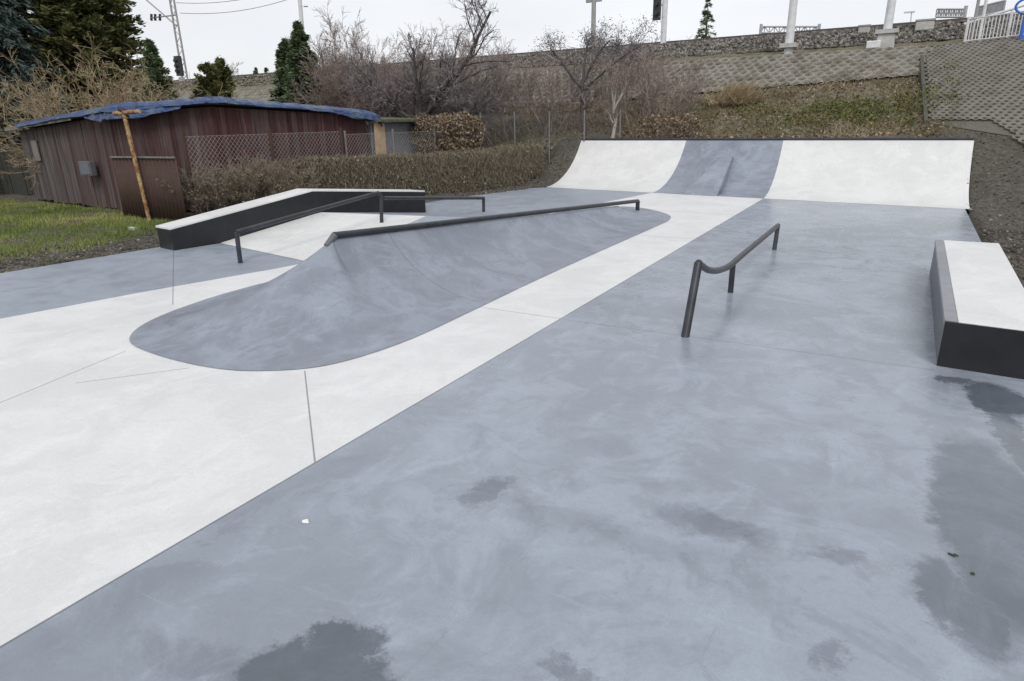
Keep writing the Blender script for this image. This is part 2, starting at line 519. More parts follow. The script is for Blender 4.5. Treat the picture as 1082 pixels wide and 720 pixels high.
def apron_z(x, y):
    """height of the paved slope on the right"""
    a, b, c, d = APR
    # plane through three corners
    n = np.cross(b - a, d - a)
    return a[2] - (n[0] * (x - a[0]) + n[1] * (y - a[1])) / n[2]


APR = [pt(978, 50, Y=29.2), pt(1082, 39, Y=27.0), None, pt(985, 131, Y=22.5)]
APR[2] = APR[1]


def height(x, y):
    x, y = np.asarray(x, float), np.asarray(y, float)
    z = emb(x, y)
    u = (y - QB(x)) / (QT(x) - QB(x))
    dxl = np.clip((-10.35 - x) / 1.3, 0, 1); dxr = np.clip((x - 1.32) / 2.6, 0, 1)
    fall = (1 - dxl ** 1.1) * (1 - dxr ** 1.2)
    back = np.clip(1 - (y - 23.5) / 2, 0, 1)
    b = qprof(u) * fall * back
    z = np.maximum(z * np.clip((y - 18.0) / 2, 0, 1), b)
    inside = (x > -9.5) & (x < 1.24) & (y < QT(x) + .25)
    slab = (x > -13) & (x < 1.16) & (y < 19.2)
    rough = .035 * vnoise(x, y, 2.2, 3) + .02 * vnoise(x, y, 6, 5)
    rough = rough + np.where(y > 21.5, .10 * vnoise(x, y, 1.1, 9) + .05 * vnoise(x, y, 4, 11), 0) * np.clip((27.5 - y) / 1, .0, 1)
    z = z + np.where(inside, -.22, rough + np.where(y < 19, .0, .0))
    ap = apron_z(x, y) - .10
    z = np.where((x > .2) & (ap > z) & (y < 29.3) & (y > 15) & (x > 2.2 + (23 - y) * .3) , np.minimum(ap, 4.1), z)
    z = np.where((x > -.05) & (y > 21.5) & (y < 29.3), np.minimum(z, ap + .03), z)
    z = np.where((((x > 1.5) & (y > 15)) | ((x > -.05) & (y > 21.2))) & (y <= 29.3), np.maximum(z, np.minimum(ap + .03, 4.1)), z)
    # under the concrete the soil is lower
    lx = np.interp(y, [-6, 4.35, 6.67, 15, 18.5], [-11.6, -11.4, -11.2, -10.6, -9.6])
    under = (x > lx + .02) & (x < 1.17) & (y < 18.6)
    z = np.where(under & (y < QB(x) + .2), -.2, z)
    return z


def spaced(lo, hi, fine_lo, fine_hi, f, g=1.18):
    a = list(np.arange(fine_lo, fine_hi + f / 2, f))
    st, v = f, fine_hi
    while v < hi: st *= g; v += st; a.append(v)
    st, v = f, fine_lo
    while v > lo: st *= g; v -= st; a.insert(0, v)
    return np.array(a)


gx = spaced(-1500, 1500, -24, 6, .14); gy = spaced(-300, 2500, 3, 33, .14)
GX, GY = np.meshgrid(gx, gy)
GZ = height(GX, GY)
V = np.stack([GX, GY, GZ], -1).reshape(-1, 3)
ny, nx = GX.shape
ii = (np.arange(ny - 1)[:, None] * nx + np.arange(nx - 1)[None]).ravel()
Fc = np.stack([ii, ii + 1, ii + 1 + nx, ii + nx], 1)
t = NT('soil')
a = t.noise(1.4, 6, .65); b = t.noise(11, 8, .72); c_ = t.noise(.35, 4, .6)
col = t.ramp(b.outputs[0], [(.3, (0.049, 0.044, 0.037)), (.5, (0.105, 0.095, 0.081)), (.66, (0.166, 0.149, 0.126)), (.75, (0.280, 0.254, 0.219))])
col = t.mix(t.smooth(a.outputs[0], .45, .7, 0, .5), col, (.085, .068, .045))
zz = t.xyz()[1]
col2 = t.ramp(b.outputs[0], [(.3, (0.084, 0.072, 0.050)), (.5, (0.162, 0.140, 0.099)), (.7, (0.291, 0.258, 0.190))])
col2 = t.mix(t.smooth(a.outputs[0], .48, .62, 0, .65), col2, (.075, .082, .022))
col = t.mix(t.smooth(zz, 21.3, 22.6), col, col2)
t.bump(t.math('ADD', b.outputs[0], a.outputs[0]), .9, .06)
m_soil = t.fin(col, .95, spec=.2)
tag(fast('ground', V, Fc, m_soil, smooth=True), kind='structure')

# ------------------------------------------------------------------ the floor of the skatepark
LB = [(-9.05, -6.0), (-8.75, 1.5), (-8.56, 3.15), (-8.26, 4.62), (-7.78, 6.46), (-6.9, 12.2), (-6.02, QB(-6.02))]     # border of white strip and left grey slab


def slab(name, poly, mat):
    o = MB().prism(poly, -.14, 0.0).build(name, mat, None)
    return tag(o, kind='structure')


slab('white_concrete_floor', [(-2.92, -6.0), (-2.93, 5.0), (-3.0, QB(-3.0))] + LB[::-1], m_white)
slab('grey_concrete_floor', [(1.2, -6), (1.2, QB(1.2)), (-3.0, QB(-3.0)), (-2.93, 5.0), (-2.92, -6.0)], m_grey)
slab('grey_concrete_apron', LB + [(-9.5, QB(-9.5)), (-9.9, 18.0), (-10.6, 15), (-11.2, 6.67), (-11.4, 4.35), (-11.7, -6.0)], m_grey2)

# ------------------------------------------------------------------ quarter pipe
q = thing('quarter_pipe', 'wide curved concrete quarter pipe of two white panels and a grey middle one', 'skate ramp', (-4, 19, 0))
XS = [(-9.5, -9.45), (-6.02, -5.9), (-3.0, -3.09), (1.2, 1.22)]
for k, (nm, mat) in enumerate((('ramp_panel', m_white_ramp), ('ramp_panel', m_grey_ramp), ('ramp_panel', m_white_ramp))):
    nu, nv = 20, 34
    v = []
    for j in range(nv + 1):
        u = j / nv
        for i in range(nu + 1):
            s = i / nu
            xb = XS[k][0] + (XS[k + 1][0] - XS[k][0]) * s
            xt = XS[k][1] + (XS[k + 1][1] - XS[k][1]) * s
            x = xb + (xt - xb) * u
            z = float(qprof(u))
            yb, yt = QB(xb) + .0, QT(xt)
            v.append((x, yb + (yt - yb) * u, z + .002))
    f = [(j * (nu + 1) + i, j * (nu + 1) + i + 1, (j + 1) * (nu + 1) + i + 1, (j + 1) * (nu + 1) + i) for j in range(nv) for i in range(nu)]
    o = MB().add(v, f).build(nm, mat, q, smooth=True)
    o['label'] = ('white left ramp panel', 'grey middle ramp panel', 'white right ramp panel')[k]
# side faces following the curve, the deck and the coping pipe
for k in (0, 3):
    us = np.linspace(0, 1, 30)
    xs = XS[k][0] + (XS[k][1] - XS[k][0]) * us
    y = QB(XS[k][0]) + (QT(XS[k][1]) - QB(XS[k][0])) * us
    d = -.09 if k == 0 else .09
    mb = MB()
    top = [(x, yy, z + .004) for x, yy, z in zip(xs, y, qprof(us))]
    n = len(top)
    v = top + [(x + d, yy, z) for x, yy, z in top] + [(x + d, yy, z - .4) for x, yy, z in top]
    f = []
    for i in range(n - 1):
        for a_ in (0, n):
            fc = (a_ + i, a_ + i + 1, a_ + n + i + 1, a_ + n + i)
            f.append(fc if k == 0 else fc[::-1])
    mb.add(v, f).build('side_edge', m_white_ramp, q)
xl, xr = XS[0][1] - .09, XS[3][1] + .09
MB().hexa([(xl, QT(xl) + .1, 1.0), (xr, QT(xr) + .1, 1.0), (xr, QT(xr) + 1.0, 1.0), (xl, QT(xl) + 1.0, 1.0)],
          [(xl, QT(xl) + .06, QH + .012), (xr, QT(xr) + .06, QH + .012), (xr, QT(xr) + 1.0, QH + .012), (xl, QT(xl) + 1.0, QH + .012)]).build('deck', m_white_ramp, q)
MB().tube([(xl, QT(xl) + .01, QH + .012), (xr, QT(xr) + .01, QH + .012)], .04, 14).build('coping', m_coping, q, smooth=True)
# planar wedge in the grey panel
b0, b1 = -5.12, -4.18
t0, t1 = (-4.64, 19.98, .90), (-4.35, 19.95, .90)
v = []
ns = 10
L0 = np.array((b0, QB(b0) - .05, .004)); L1 = np.array((b1, QB(b1) - .05, .004)); T0 = np.array(t0); T1 = np.array(t1)
mb = MB()
mb.hexa([L0 + (0, .02, -.05), L1 + (0, .02, -.05), T1 + (0, .35, -.3), T0 + (0, .35, -.3)], [L0, L1, T1, T0])
mb.build('wedge', m_grey_ramp, q)

# ------------------------------------------------------------------ spine with a falling ridge
def catmull(P, per=8, closed=True):
    P = np.asarray(P, float); n = len(P); out = []
    for i in range(n if closed else n - 1):
        p0, p1, p2, p3 = (P[(i - 1) % n], P[i], P[(i + 1) % n], P[(i + 2) % n]) if closed else (P[max(i - 1, 0)], P[i], P[i + 1], P[min(i + 2, n - 1)])
        for k in range(per):
            u = k / per
            out.append(.5 * ((2 * p1) + (-p0 + p2) * u + (2 * p0 - 5 * p1 + 4 * p2 - p3) * u * u + (-p0 + 3 * p1 - 3 * p2 + p3) * u ** 3))
    if not closed: out.append(P[-1])
    return np.array(out)


OUT = [(-4.0, 12.6), (-4.0, 11), (-4.0, 9.0), (-3.98, 7.2), (-3.93, 5.6), (-3.93, 4.55), (-4.12, 3.78), (-4.55, 3.40), (-5.05, 3.25), (-5.8, 3.24), (-6.4, 3.36),
       (-6.82, 3.75), (-7.08, 4.4), (-7.2, 5.3), (-7.16, 7), (-7.0, 9.5), (-6.8, 12), (-6.6, 13.6), (-6.2, 14.5), (-5.5, 14.85), (-4.83, 14.5), (-4.25, 13.85), (-4.03, 13.2)]
ol = catmull(OUT, 9)
RA, RB = np.array((-5.42, 5.24, .785)), np.array((-5.10, 13.05, .255))
sp = thing('spine_ramp', 'long grey concrete spine with rounded nose and steel coping along its falling ridge', 'skate ramp', (-5.5, 8, 0))
nu = 30
v = []
ab = (RB - RA)[:2]
for p in ol:
    tt = float(np.clip(np.dot(p - RA[:2], ab) / np.dot(ab, ab), 0, 1))
    r = RA + (RB - RA) * tt
    for k in range(nu + 1):
        u = k / nu
        kk = .90
        g = (1 - math.sqrt(1 - (kk * u) ** 2)) / (1 - math.sqrt(1 - kk ** 2))
        nose = min(max((RA[1] - .2 - p[1]) / .9, 0), 1) if p[0] > RA[0] else 1.0      # the nose and the far flank are fuller than the concave riding face
        nose = nose * nose * (3 - 2 * nose)
        g = g * (1 - .62 * nose) + .62 * nose * u ** 1.45
        v.append((p[0] + (r[0] - p[0]) * u, p[1] + (r[1] - p[1]) * u, .006 + (r[2] - .006) * g))
n = len(ol)
f = [(i * (nu + 1) + k, i * (nu + 1) + k + 1, ((i + 1) % n) * (nu + 1) + k + 1, ((i + 1) % n) * (nu + 1) + k) for i in range(n) for k in range(nu)]
MB().add(v, f).build('surface', m_grey_ramp, sp, smooth=True)
ca = pt(353, 249, X=-5.42); cb = pt(674, 212.5, X=-5.07)
cdir = (cb - ca) / np.linalg.norm(cb - ca)
MB().tube([ca, ca + cdir * .05, cb], .039, 14).build('coping', m_coping, sp, smooth=True)
MB().tube([ca + cdir * .01, ca - cdir * .13 + np.array((0, 0, -.105))], [.041, .03], 12).build('end_plate', m_side, sp, smooth=True)
MB().tube([cb + (0, 0, -.0), (cb[0], cb[1], -.02)], .046, 12).build('coping_post', m_coping, sp, smooth=True)

# ------------------------------------------------------------------ funbox: bank with crest
fb = thing('bank_ramp', 'low white concrete bank rising to a crest between ledge and bent rail', 'skate ramp', (-9, 9.5, 0))
NL, NR = (-10.5, 7.45, .005), (-7.55, 6.9, .005)
CL, CR = (-10.3, 9.6, .30), (-7.77, 9.98, .30)
FL, FR = (-9.8, 12.2, .005), (-7.2, 12.1, .005)
CR2 = (-7.35, 9.6, .15)
MB().add([NL, NR, CR, CL], [(0, 1, 2, 3)]).build('bank_face', m_white_ramp, fb)
MB().add([CL, CR, FR, FL], [(0, 1, 2, 3)]).build('rear_face', m_grey2, fb)
MB().add([NR, (-7.3, 9.9, .005), FR, CR], [(0, 1, 3), (1, 2, 3)]).build('side_face', m_grey2, fb)

# ------------------------------------------------------------------ left ledge
lg = thing('grind_ledge', 'long black grind ledge with pale top running up and over the white bank', 'ledge', (-10.3, 9, 0))
n0 = pt(184, 265, z=0); n0t = pt(187, 240, X=n0[0])
cr = pt(330, 200.6, X=-10.2)
e0 = pt(450, 225, z=0); e0t = pt(448, 201.6, X=e0[0])
wl = np.array((-.50, .07, 0))
st = [(n0, n0t[2]), (cr, cr[2]), (e0, e0t[2])]
mb, tb, bb = MB(), MB(), None
v = []
for p, z in st:
    a_, b_ = np.array((p[0], p[1], 0)), np.array((p[0], p[1], 0)) + wl
    v += [(*a_[:2], -.02), (*b_[:2], -.02), (*b_[:2], z - .035), (*a_[:2], z - .035)]
f = [(0, 1, 2, 3), (11, 10, 9, 8)]
for i in range(2):
    f += [(4 * i + k, 4 * (i + 1) + k, 4 * (i + 1) + (k + 1) % 4, 4 * i + (k + 1) % 4) for k in range(4)]
MB().add(v, f).build('body', m_black, lg)
v = []
for j, (p, z) in enumerate(st):
    a_ = np.array((p[0] + .012, p[1] - (.012 if j == 0 else 0), 0)); b_ = a_ + wl * 1.05
    v += [(*a_[:2], z - .034), (*b_[:2], z - .034), (*b_[:2], z), (*a_[:2], z)]
MB().add(v, f).build('top_slab', m_white_ramp, lg, bevel=.006)

# ------------------------------------------------------------------ left rail (up, bend, down)
rl = thing('bent_rail', 'dark steel rail rising over the bank and dropping behind its crest', 'skate rail', (-8.6, 9, 0))
f0 = pt(254, 278, z=0); t0 = pt(250, 245.5, X=f0[0])
f1 = pt(403, 233, z=.27); t1 = pt(401, 203.5, X=f1[0])
f2 = pt(511, 224, z=0); t2 = pt(511, 209.5, X=f2[0])
rr = .035
MB().tube([t0 - np.array((0, 0, .0)), t1 + (t0 - t1) * .04, t1 + (t0 - t1) * .012 + np.array((0, 0, .0)), t1 + np.array((0, .03, -.05)), t1 + np.array((0.0, .03, -.14))], rr, 12).build('upper_bar', m_steel, rl, smooth=True)
MB().tube([(*f0[:2], -.02), t0], rr, 12).build('leg', m_steel, rl, smooth=True)
MB().tube([(f1[0], f1[1], .2), t1 + np.array((0, .03, -.12))], rr, 12).build('leg', m_steel, rl, smooth=True)
MB().tube([(*f2[:2], -.02), t2 + (0, 0, .02)], rr, 12).build('leg', m_steel, rl, smooth=True)
q0 = pt(406, 209.5, X=f1[0])
MB().tube([q0, t2], rr, 12).build('lower_bar', m_steel, rl, smooth=True)

# ------------------------------------------------------------------ right rail
rX = -1.6
rw = thing('dipped_rail', 'dark steel flat rail with a dipped front end and three legs on grey floor', 'skate rail', (rX, 8, 0))
tops = [pt(738, 278, X=rX), pt(742, 281.5, X=rX), pt(748, 285.2, X=rX), pt(755, 286.3, X=rX), pt(763, 284.8, X=rX), pt(772, 280.3, X=rX), pt(786, 268.3, X=rX), pt(822, 238.5, X=rX)]
tops = [(rX, p[1], p[2]) for p in tops]
bar = catmull(tops, 6, closed=False)
MB().tube(bar, .035, 14).build('bar', m_steel, rw, smooth=True)
fA, fB, fC = pt(724, 356, z=0), pt(771, 309, z=0), pt(818, 264, z=0)
MB().tube([(rX, fA[1], -.02), tops[0]], .04, 14).build('leg', m_steel, rw, smooth=True)
zB = np.interp(fB[1], [p[1] for p in bar], [p[2] for p in bar])
MB().tube([(rX, fB[1], -.02), (rX, fB[1], zB)], .033, 12).build('leg', m_steel, rw, smooth=True)
MB().tube([(rX, fC[1], -.02), (rX, tops[-1][1], tops[-1][2] + .02)], .033, 12).build('leg', m_steel, rw, smooth=True)

# ------------------------------------------------------------------ right ledge
lr = thing('concrete_ledge', 'white topped ledge with black end panel and steel edge beside the soil', 'ledge', (.75, 8, 0))
nl = pt(987, 385.5, z=0); nlt = pt(995.6, 338.5, Y=nl[1])
hN = nlt[2]; fl = pt(991.8, 253.8, X=nl[0] + .05)
x0, x1, y0, y1 = nl[0] + .02, 1.10, nl[1], fl[1]
hF = fl[2]
MB().hexa([(x0, y0, -.02), (x1, y0 - .05, -.02), (x1, y1, -.02), (x0, y1, -.02)],
          [(x0, y0, hN - .012), (x1, y0 - .05, hN - .012), (x1, y1, hF - .012), (x0, y1, hF - .012)]).build('body', m_side, lr)
MB().hexa([(x0 - .004, y0 - .02, -.02), (x1 + .01, y0 - .07, -.02), (x1 + .01, y0 - .052, -.02), (x0 - .004, y0 - .002, -.02)],
          [(x0 - .004, y0 - .02, hN - .004), (x1 + .01, y0 - .07, hN - .004), (x1 + .01, y0 - .052, hN - .004), (x0 - .004, y0 - .002, hN - .004)]).build('end_panel', m_black, lr)
MB().hexa([(x0 + .085, y0 - .0, hN - .01), (x1 + .012, y0 - .05, hN - .01), (x1 + .012, y1 + .012, hF - .01), (x0 + .085, y1 + .012, hF - .01)],
          [(x0 + .085, y0 - .0, hN + .002), (x1 + .012, y0 - .05, hN + .002), (x1 + .012, y1 + .012, hF + .002), (x0 + .085, y1 + .012, hF + .002)]).build('top_slab', m_white_ramp, lr, bevel=.006)
MB().hexa([(x0 - .006, y0, hN - .05), (x0 + .083, y0, hN - .05), (x0 + .083, y1 + .012, hF - .05), (x0 - .006, y1 + .012, hF - .05)],
          [(x0 - .006, y0, hN), (x0 + .083, y0, hN), (x0 + .083, y1 + .012, hF), (x0 - .006, y1 + .012, hF)]).build('steel_edge', m_trim, lr)

# ------------------------------------------------------------------ paved honeycomb slopes, ballast, track
def honeycomb(name, corner_fn, nu_m, nv_m, pitch, mat, depth=.07, hole=.66, keep=None):
    """open concrete lattice pavers on a slope; corner_fn maps metres along/up to world"""
    dx, dy = pitch, pitch * .866
    V, Fq, n = [], [], 0
    ang = np.linspace(0, 2 * math.pi, 6, endpoint=False) + math.pi / 6
    ro = pitch / math.sqrt(3)
    for j in range(int(nv_m / dy) + 1):
        for i in range(int(nu_m / dx) + 1):
            cx, cy = i * dx + (dx / 2 if j % 2 else 0), j * dy
            if keep is not None and not keep(cx, cy): continue
            k = rng.uniform(.93, 1.05)
            P = []
            for rr_, dd in ((ro, 0), (ro * hole * k, 0), (ro * hole * k * .9, -depth)):
                for a_ in ang: P.append((cx + rr_ * math.cos(a_), cy + rr_ * math.sin(a_), dd))
            V += P
            for e in range(6):
                g = (e + 1) % 6
                Fq += [(n + e, n + g, n + 6 + g, n + 6 + e), (n + 6 + e, n + 6 + g, n + 12 + g, n + 12 + e)]
            n += 18
    V = corner_fn(np.array(V))
    return tag(fast(name, V, np.array(Fq), mat), kind='structure')


def m_paver(name, ca, cb, green):
    t = NT(name)
    a = t.noise(2.0, 6, .65); b = t.noise(14, 6, .7)
    c = t.ramp(b.outputs[0], [(.3, ca), (.7, cb)])
    c = t.mix(t.smooth(a.outputs[0], .42, .64, 0, .8), c, green)
    t.bump(b.outputs[0], .5, .02)
    return t.fin(c, .95, spec=.2)


m_pav = m_paver('open_concrete_pavers', (.165, .155, .132), (.31, .292, .255), (.13, .115, .085))
m_holes = m_paver('shade_painted_soil_in_pavers', (.035, .03, .022), (.075, .065, .05), (.05, .05, .025))  # soil colour darkened to paint in the shade inside the paver holes
m_bed = m_paver('overgrown_bed', (.118, .110, .092), (.165, .155, .130), (.125, .122, .092))
m_pav2 = m_paver('overgrown_pavers', (.15, .142, .122), (.235, .222, .192), (.135, .128, .10))
U0 = -60.0


def strip_fn(P):
    u, s, dn = P[:, 0] + U0, P[:, 1] / 2.5, P[:, 2]
    lowz = np.interp(u, [-60, -12, -9, 0], [2.55, 2.62, 2.80, 3.16]); lowy = np.interp(u, [-60, -12, -9, 0], [26.2, 26.3, 26.6, 27.0])
    y = lowy + (29.1 - lowy) * s; z = lowz + (4.15 - lowz) * s
    return np.stack([u, y - dn * .39, z + dn + .05], 1)


honeycomb('slope_paving', strip_fn, 60.05, 2.42, .34, m_pav, depth=.09, hole=.74)
be = strip_fn(np.array([(60 - 60 * k / 60, v_, -.085) for v_ in (-.05, 2.45) for k in range(61)]))
tag(MB().add(be, [(i, i + 1, 62 + i, 61 + i)[::-1] for i in range(60)]).build('slope_bed', m_holes), kind='structure')
# MB().add([(-60, 29.05, 4.19), (-60, 30.4, 4.25), (0.2, 30.4, 4.25), (0.2, 29.05, 4.19)], [(3, 2, 1, 0)])


def apron_fn(P):
    a, b, c, d = APR
    eu = unit(b - a); nrm = unit(np.cross(eu, d - a)); 
    if nrm[2] < 0: nrm = -nrm
    ev = unit(d - a)
    return a + P[:, 0:1] * eu + P[:, 1:2] * ev + P[:, 2:3] * nrm


honeycomb('overgrown_slope_paving', apron_fn, 14, 11.5, .235, m_pav2, depth=.04, hole=.58, keep=lambda u, v: v < 6.9 or u > 1.75 + .45 * (v - 6.9))
aP = apron_fn(np.array([(-.1, -.1, -.045), (14, -.1, -.045), (14, 12, -.045), (-.1, 7.0, -.045), (-.1, -.1, -.6), (-.1, 7.0, -1.0)]))
tag(MB().add(aP, [(3, 2, 1, 0), (0, 4, 5, 3)]).build('slope_bed', m_bed), kind='structure')
ka, kb = apron_fn(np.array([(-.12, -.1, 0), (-.12, 7.0, 0)]))
tag(MB().hexa([ka + (-.1, 0, -.9), ka + (.0, 0, -.9), kb + (.0, 0, -.9), kb + (-.1, 0, -.9)][::-1], [ka + (-.1, 0, .05), ka + (.0, 0, .05), kb + (.0, 0, .03), kb + (-.1, 0, .03)][::-1]).build('slope_kerb', m_kerb), kind='structure')
# top of apron, carrying the white fence
tp = apron_fn(np.array([(-.1, -.05, -.01), (14, -.05, -.01)]))
tag(MB().add([tp[0], tp[1], tp[1] + (0.5, 5, .1), tp[0] + (0, 4, .05)], [(0, 1, 2, 3)]).build('upper_path', m_soil), kind='structure')

# ballast shoulder: loose stones, too many to count
nS = 17000
bx = rng.uniform(-1, 1, nS); bx = -22 + 32 * np.sign(bx) * np.abs(bx)
bx = np.where(rng.random(nS) < .75, rng.uniform(-24, 9, nS), bx)
by = rng.uniform(30.85, 32.6, nS); bz = np.interp(by, EY, EZ)
P = np.stack([bx, by, bz + .03], 1)
octa = np.array([(1, 0, 0), (-1, 0, 0), (0, 1, 0), (0, -1, 0), (0, 0, .8), (0, 0, -.8)])
of = np.array([(0, 2, 4), (2, 1, 4), (1, 3, 4), (3, 0, 4), (2, 0, 5), (1, 2, 5), (3, 1, 5), (0, 3, 5)])
sz = rng.uniform(.04, .11, (nS, 1, 1))
Vb = P[:, None] + (octa[None] * rng.uniform(.6, 1.25, (nS, 6, 1))) * sz
Fb = (np.arange(nS)[:, None, None] * 6 + of[None]).reshape(-1, 3)
m_stone = m_leafy('ballast_stones', [(0, (.055, .05, .045)), (.6, (.14, .128, .115)), (1, (.30, .28, .255))], .9)
tag(fast('ballast', Vb.reshape(-1, 3), Fb, m_stone, tint=np.repeat(rng.random(nS), 8)), kind='stuff')
trk = thing('railway_track', 'dark railway track along the crest of the stone embankment', 'railway track', (-20, 34, 5.1))
for yy in (33.0, 34.5):
    MB().box((-60, yy, 5.30), (200, .09, .16)).build('rail', m_railsteel, trk)
mb = MB()
for i in range(330): mb.box((-160 + i * .6, 33.75, 5.16), (.24, 2.5, .16))
s_ = mb.build('sleeper', m_block, trk); s_['kind'] = 'stuff'

# ------------------------------------------------------------------ plant builders
def tint(n, k=1, shift=0.0): return np.clip(np.repeat(rng.random(n), k) + shift, 0, 1)


def grow(starts, levels, wob=.22):
    """starts: list of (p, dir, len, r). levels: list of dicts(n children, ratio, angle, seg). returns P0,P1,R0,R1,level and tips"""
    A, B, RA_, RB_, LV, tips = [], [], [], [], [], []
    todo = [(np.array(p, float), unit(d), l, r, 0) for p, d, l, r in starts]
    while todo:
        p, d, l, r, lv = todo.pop()
        sg = levels[lv]['seg']; pts = [p]; dirs = [d]
        for k in range(sg):
            d = unit(d + levels[lv].get('wob', wob * (1 if lv else .6)) * rng.normal(size=3) + np.array((0, 0, levels[lv].get('up', 0.0) * .25)))
            p = p + d * l / sg; pts.append(p); dirs.append(d)
        rs = np.linspace(r, r * levels[lv].get('taper', .45), sg + 1)
        for k in range(sg):
            A.append(pts[k]); B.append(pts[k + 1]); RA_.append(rs[k]); RB_.append(rs[k + 1]); LV.append(lv)
        if lv + 1 < len(levels):
            nx_ = levels[lv]['n']
            for c in range(nx_):
                f_ = levels[lv].get('from', .25) + (1 - levels[lv].get('from', .25)) * (c + rng.random()) / nx_
                k = min(int(f_ * sg), sg - 1); fr = f_ * sg - k
                bp = pts[k] + (pts[k + 1] - pts[k]) * fr
                side = unit(np.cross(dirs[k + 1], rng.normal(size=3)))
                an = levels[lv]['angle'] * rng.uniform(.6, 1.35)
                nd = unit(dirs[k + 1] * math.cos(an) + side * math.sin(an))
                todo.append((bp, nd, l * levels[lv]['ratio'] * rng.uniform(.6, 1.25) * (1.15 - .5 * f_), max(rs[k] * levels[lv].get('rr', .55), levels[lv].get('rmin', .004)), lv + 1))
        else: tips.append(pts[-1])
    return [np.array(q_) for q_ in (A, B, RA_, RB_, LV)] + [np.array(tips)]


def bare_plant(name, label, cat, base, starts, levels, mt, mc, split=1, wob=.22, group=None, leaves=None, leafmat=None, rmin=.004, names=('trunk', 'crown'), tipmin=-9):
    th = thing(name, label, cat, base, group)
    A, B, r0, r1, lv, tips = grow(starts, levels, wob=wob)
    r0, r1 = np.maximum(r0, rmin), np.maximum(r1, rmin * .8)
    a = lv <= split - 1
    if a.any():
        V_, F_ = stick_mesh(A[a], B[a], r0[a], r1[a], 7)
        fast(names[0], V_, F_, mt, th, smooth=True)
    V_, F_ = stick_mesh(A[~a], B[~a], r0[~a], r1[~a], 3)
    fast(names[1], V_, F_, mc, th, tint=tint(int((~a).sum()), 3))
    if leaves:
        n_, L_, W_, sg_ = leaves
        tips = tips[tips[:, 2] > base[2] + tipmin]
        P_ = tips[rng.integers(0, len(tips), n_)] + rng.normal(size=(n_, 3)) * sg_
        V_, F_ = leaf_mesh(P_, L_, W_)
        fast('leaves', V_, F_, leafmat, th, tint=tint(n_))
    return th


def conifer(name, label, base, h, r, mat, nbr, per, L=.3, Wd=.07, droop=.25, low=.05, group=None, up=0.0, power=.85, bark=None, clump=0.0):
    base = np.array(base, float)
    th = thing(name, label, 'conifer tree', base, group)
    top = base + (0, 0, h)
    MB().tube([base, base + (0, 0, h * .5), top], [h * .018 + .03, h * .012 + .015, .008], 8).build('trunk', bark or m_barkdark, th, smooth=True)
    tt = low + (1 - low) * rng.random(nbr) ** 1.05
    az = rng.uniform(0, 2 * math.pi, nbr)
    ln = r * (1 - tt) ** power * rng.uniform(.62, 1.12, nbr) + .06
    o = np.stack([np.cos(az), np.sin(az), np.zeros(nbr)], 1)
    st_ = base + np.stack([np.zeros(nbr), np.zeros(nbr), tt * h], 1)
    # branch wood
    end = st_ + o * ln[:, None] + np.stack([np.zeros(nbr), np.zeros(nbr), ln * (up - droop)], 1)
    Vw, Fw = stick_mesh(st_, end, .012 + .01 * (1 - tt) * h / 6, .005, 3)
    s = rng.random((nbr, per)) ** .6
    lat = rng.normal(size=(nbr, per)) * (.20 * ln)[:, None] * (1.15 - s)
    side = np.stack([-np.sin(az), np.cos(az), np.zeros(nbr)], 1)
    sag = (up - droop) * s * 1.0 + .12 * np.sin(s * math.pi)
    P_ = st_[:, None] + o[:, None] * (ln[:, None] * s)[..., None] + side[:, None] * lat[..., None]
    P_[..., 2] += sag * ln[:, None] + rng.normal(size=(nbr, per)) * .05 - np.abs(lat) * .25
    D = o[:, None] * 1.0 + side[:, None] * (np.sign(lat) * .8)[..., None] + np.array((0, 0, up - droop * 1.3))
    n_ = nbr * per
    V_, F_ = leaf_mesh(P_.reshape(-1, 3), L, Wd, D.reshape(-1, 3), 1.0)
    br = np.repeat(rng.random(nbr), per)
    tn = np.clip(.55 * br + .55 * rng.random(n_) - .05, 0, 1)
    crown = fast('crown', V_, F_, mat, th, tint=tn)
    fast('branches', Vw, Fw, bark or m_barkdark, th)['kind'] = 'stuff'
    return th


def gnd(x, y): return float(height(x, y))


def gpt(px, Y, dz=0.0):
    """ground point under photo column px (taken near the horizon) at depth Y"""
    p = pt(px, 125, Y=Y)
    return np.array((p[0], Y, gnd(p[0], Y) + dz))


# ------------------------------------------------------------------ conifers
conifer('spruce_tree', 'tall dark blue-green spruce at the left edge behind the shed', gpt(14, 12.2), 9.4, 3.3, m_spruce, 520, 90, .34, .06, .35)
conifer('spruce_tree', 'dark spruce between the left edge spruce and the olive conifer', gpt(-28, 14.5), 10.5, 3.6, m_spruce, 420, 80, .34, .06, .35)
conifer('cypress_tree', 'tall olive green conifer left of the lattice mast', gpt(104, 15.0), 11.2, 2.75, m_thuja, 950, 110, .26, .08, .05, up=.35, power=.55)
conifer('young_conifer', 'small pointed dark green conifer right behind the blue tarp, below the lattice mast', gpt(172, 14.5), pt(171, 44, Y=14.5)[2] - gpt(172, 14.5)[2], 1.5, m_fir, 230, 70, .2, .05, .1, up=.35)
conifer('young_conifer', 'small twin topped green conifer behind the shed roof ridge', gpt(226, 17), pt(229, 69, Y=17)[2] - gpt(226, 17)[2], 1.1, m_thuja, 170, 60, .18, .05, 0, up=.6, power=.6)
conifer('young_conifer', 'low green conifer close against the twin topped one behind the shed', gpt(241, 17.2), pt(241, 64, Y=17.2)[2] - gpt(241, 17.2)[2], .9, m_thuja, 150, 60, .18, .05, 0, up=.6, power=.6)
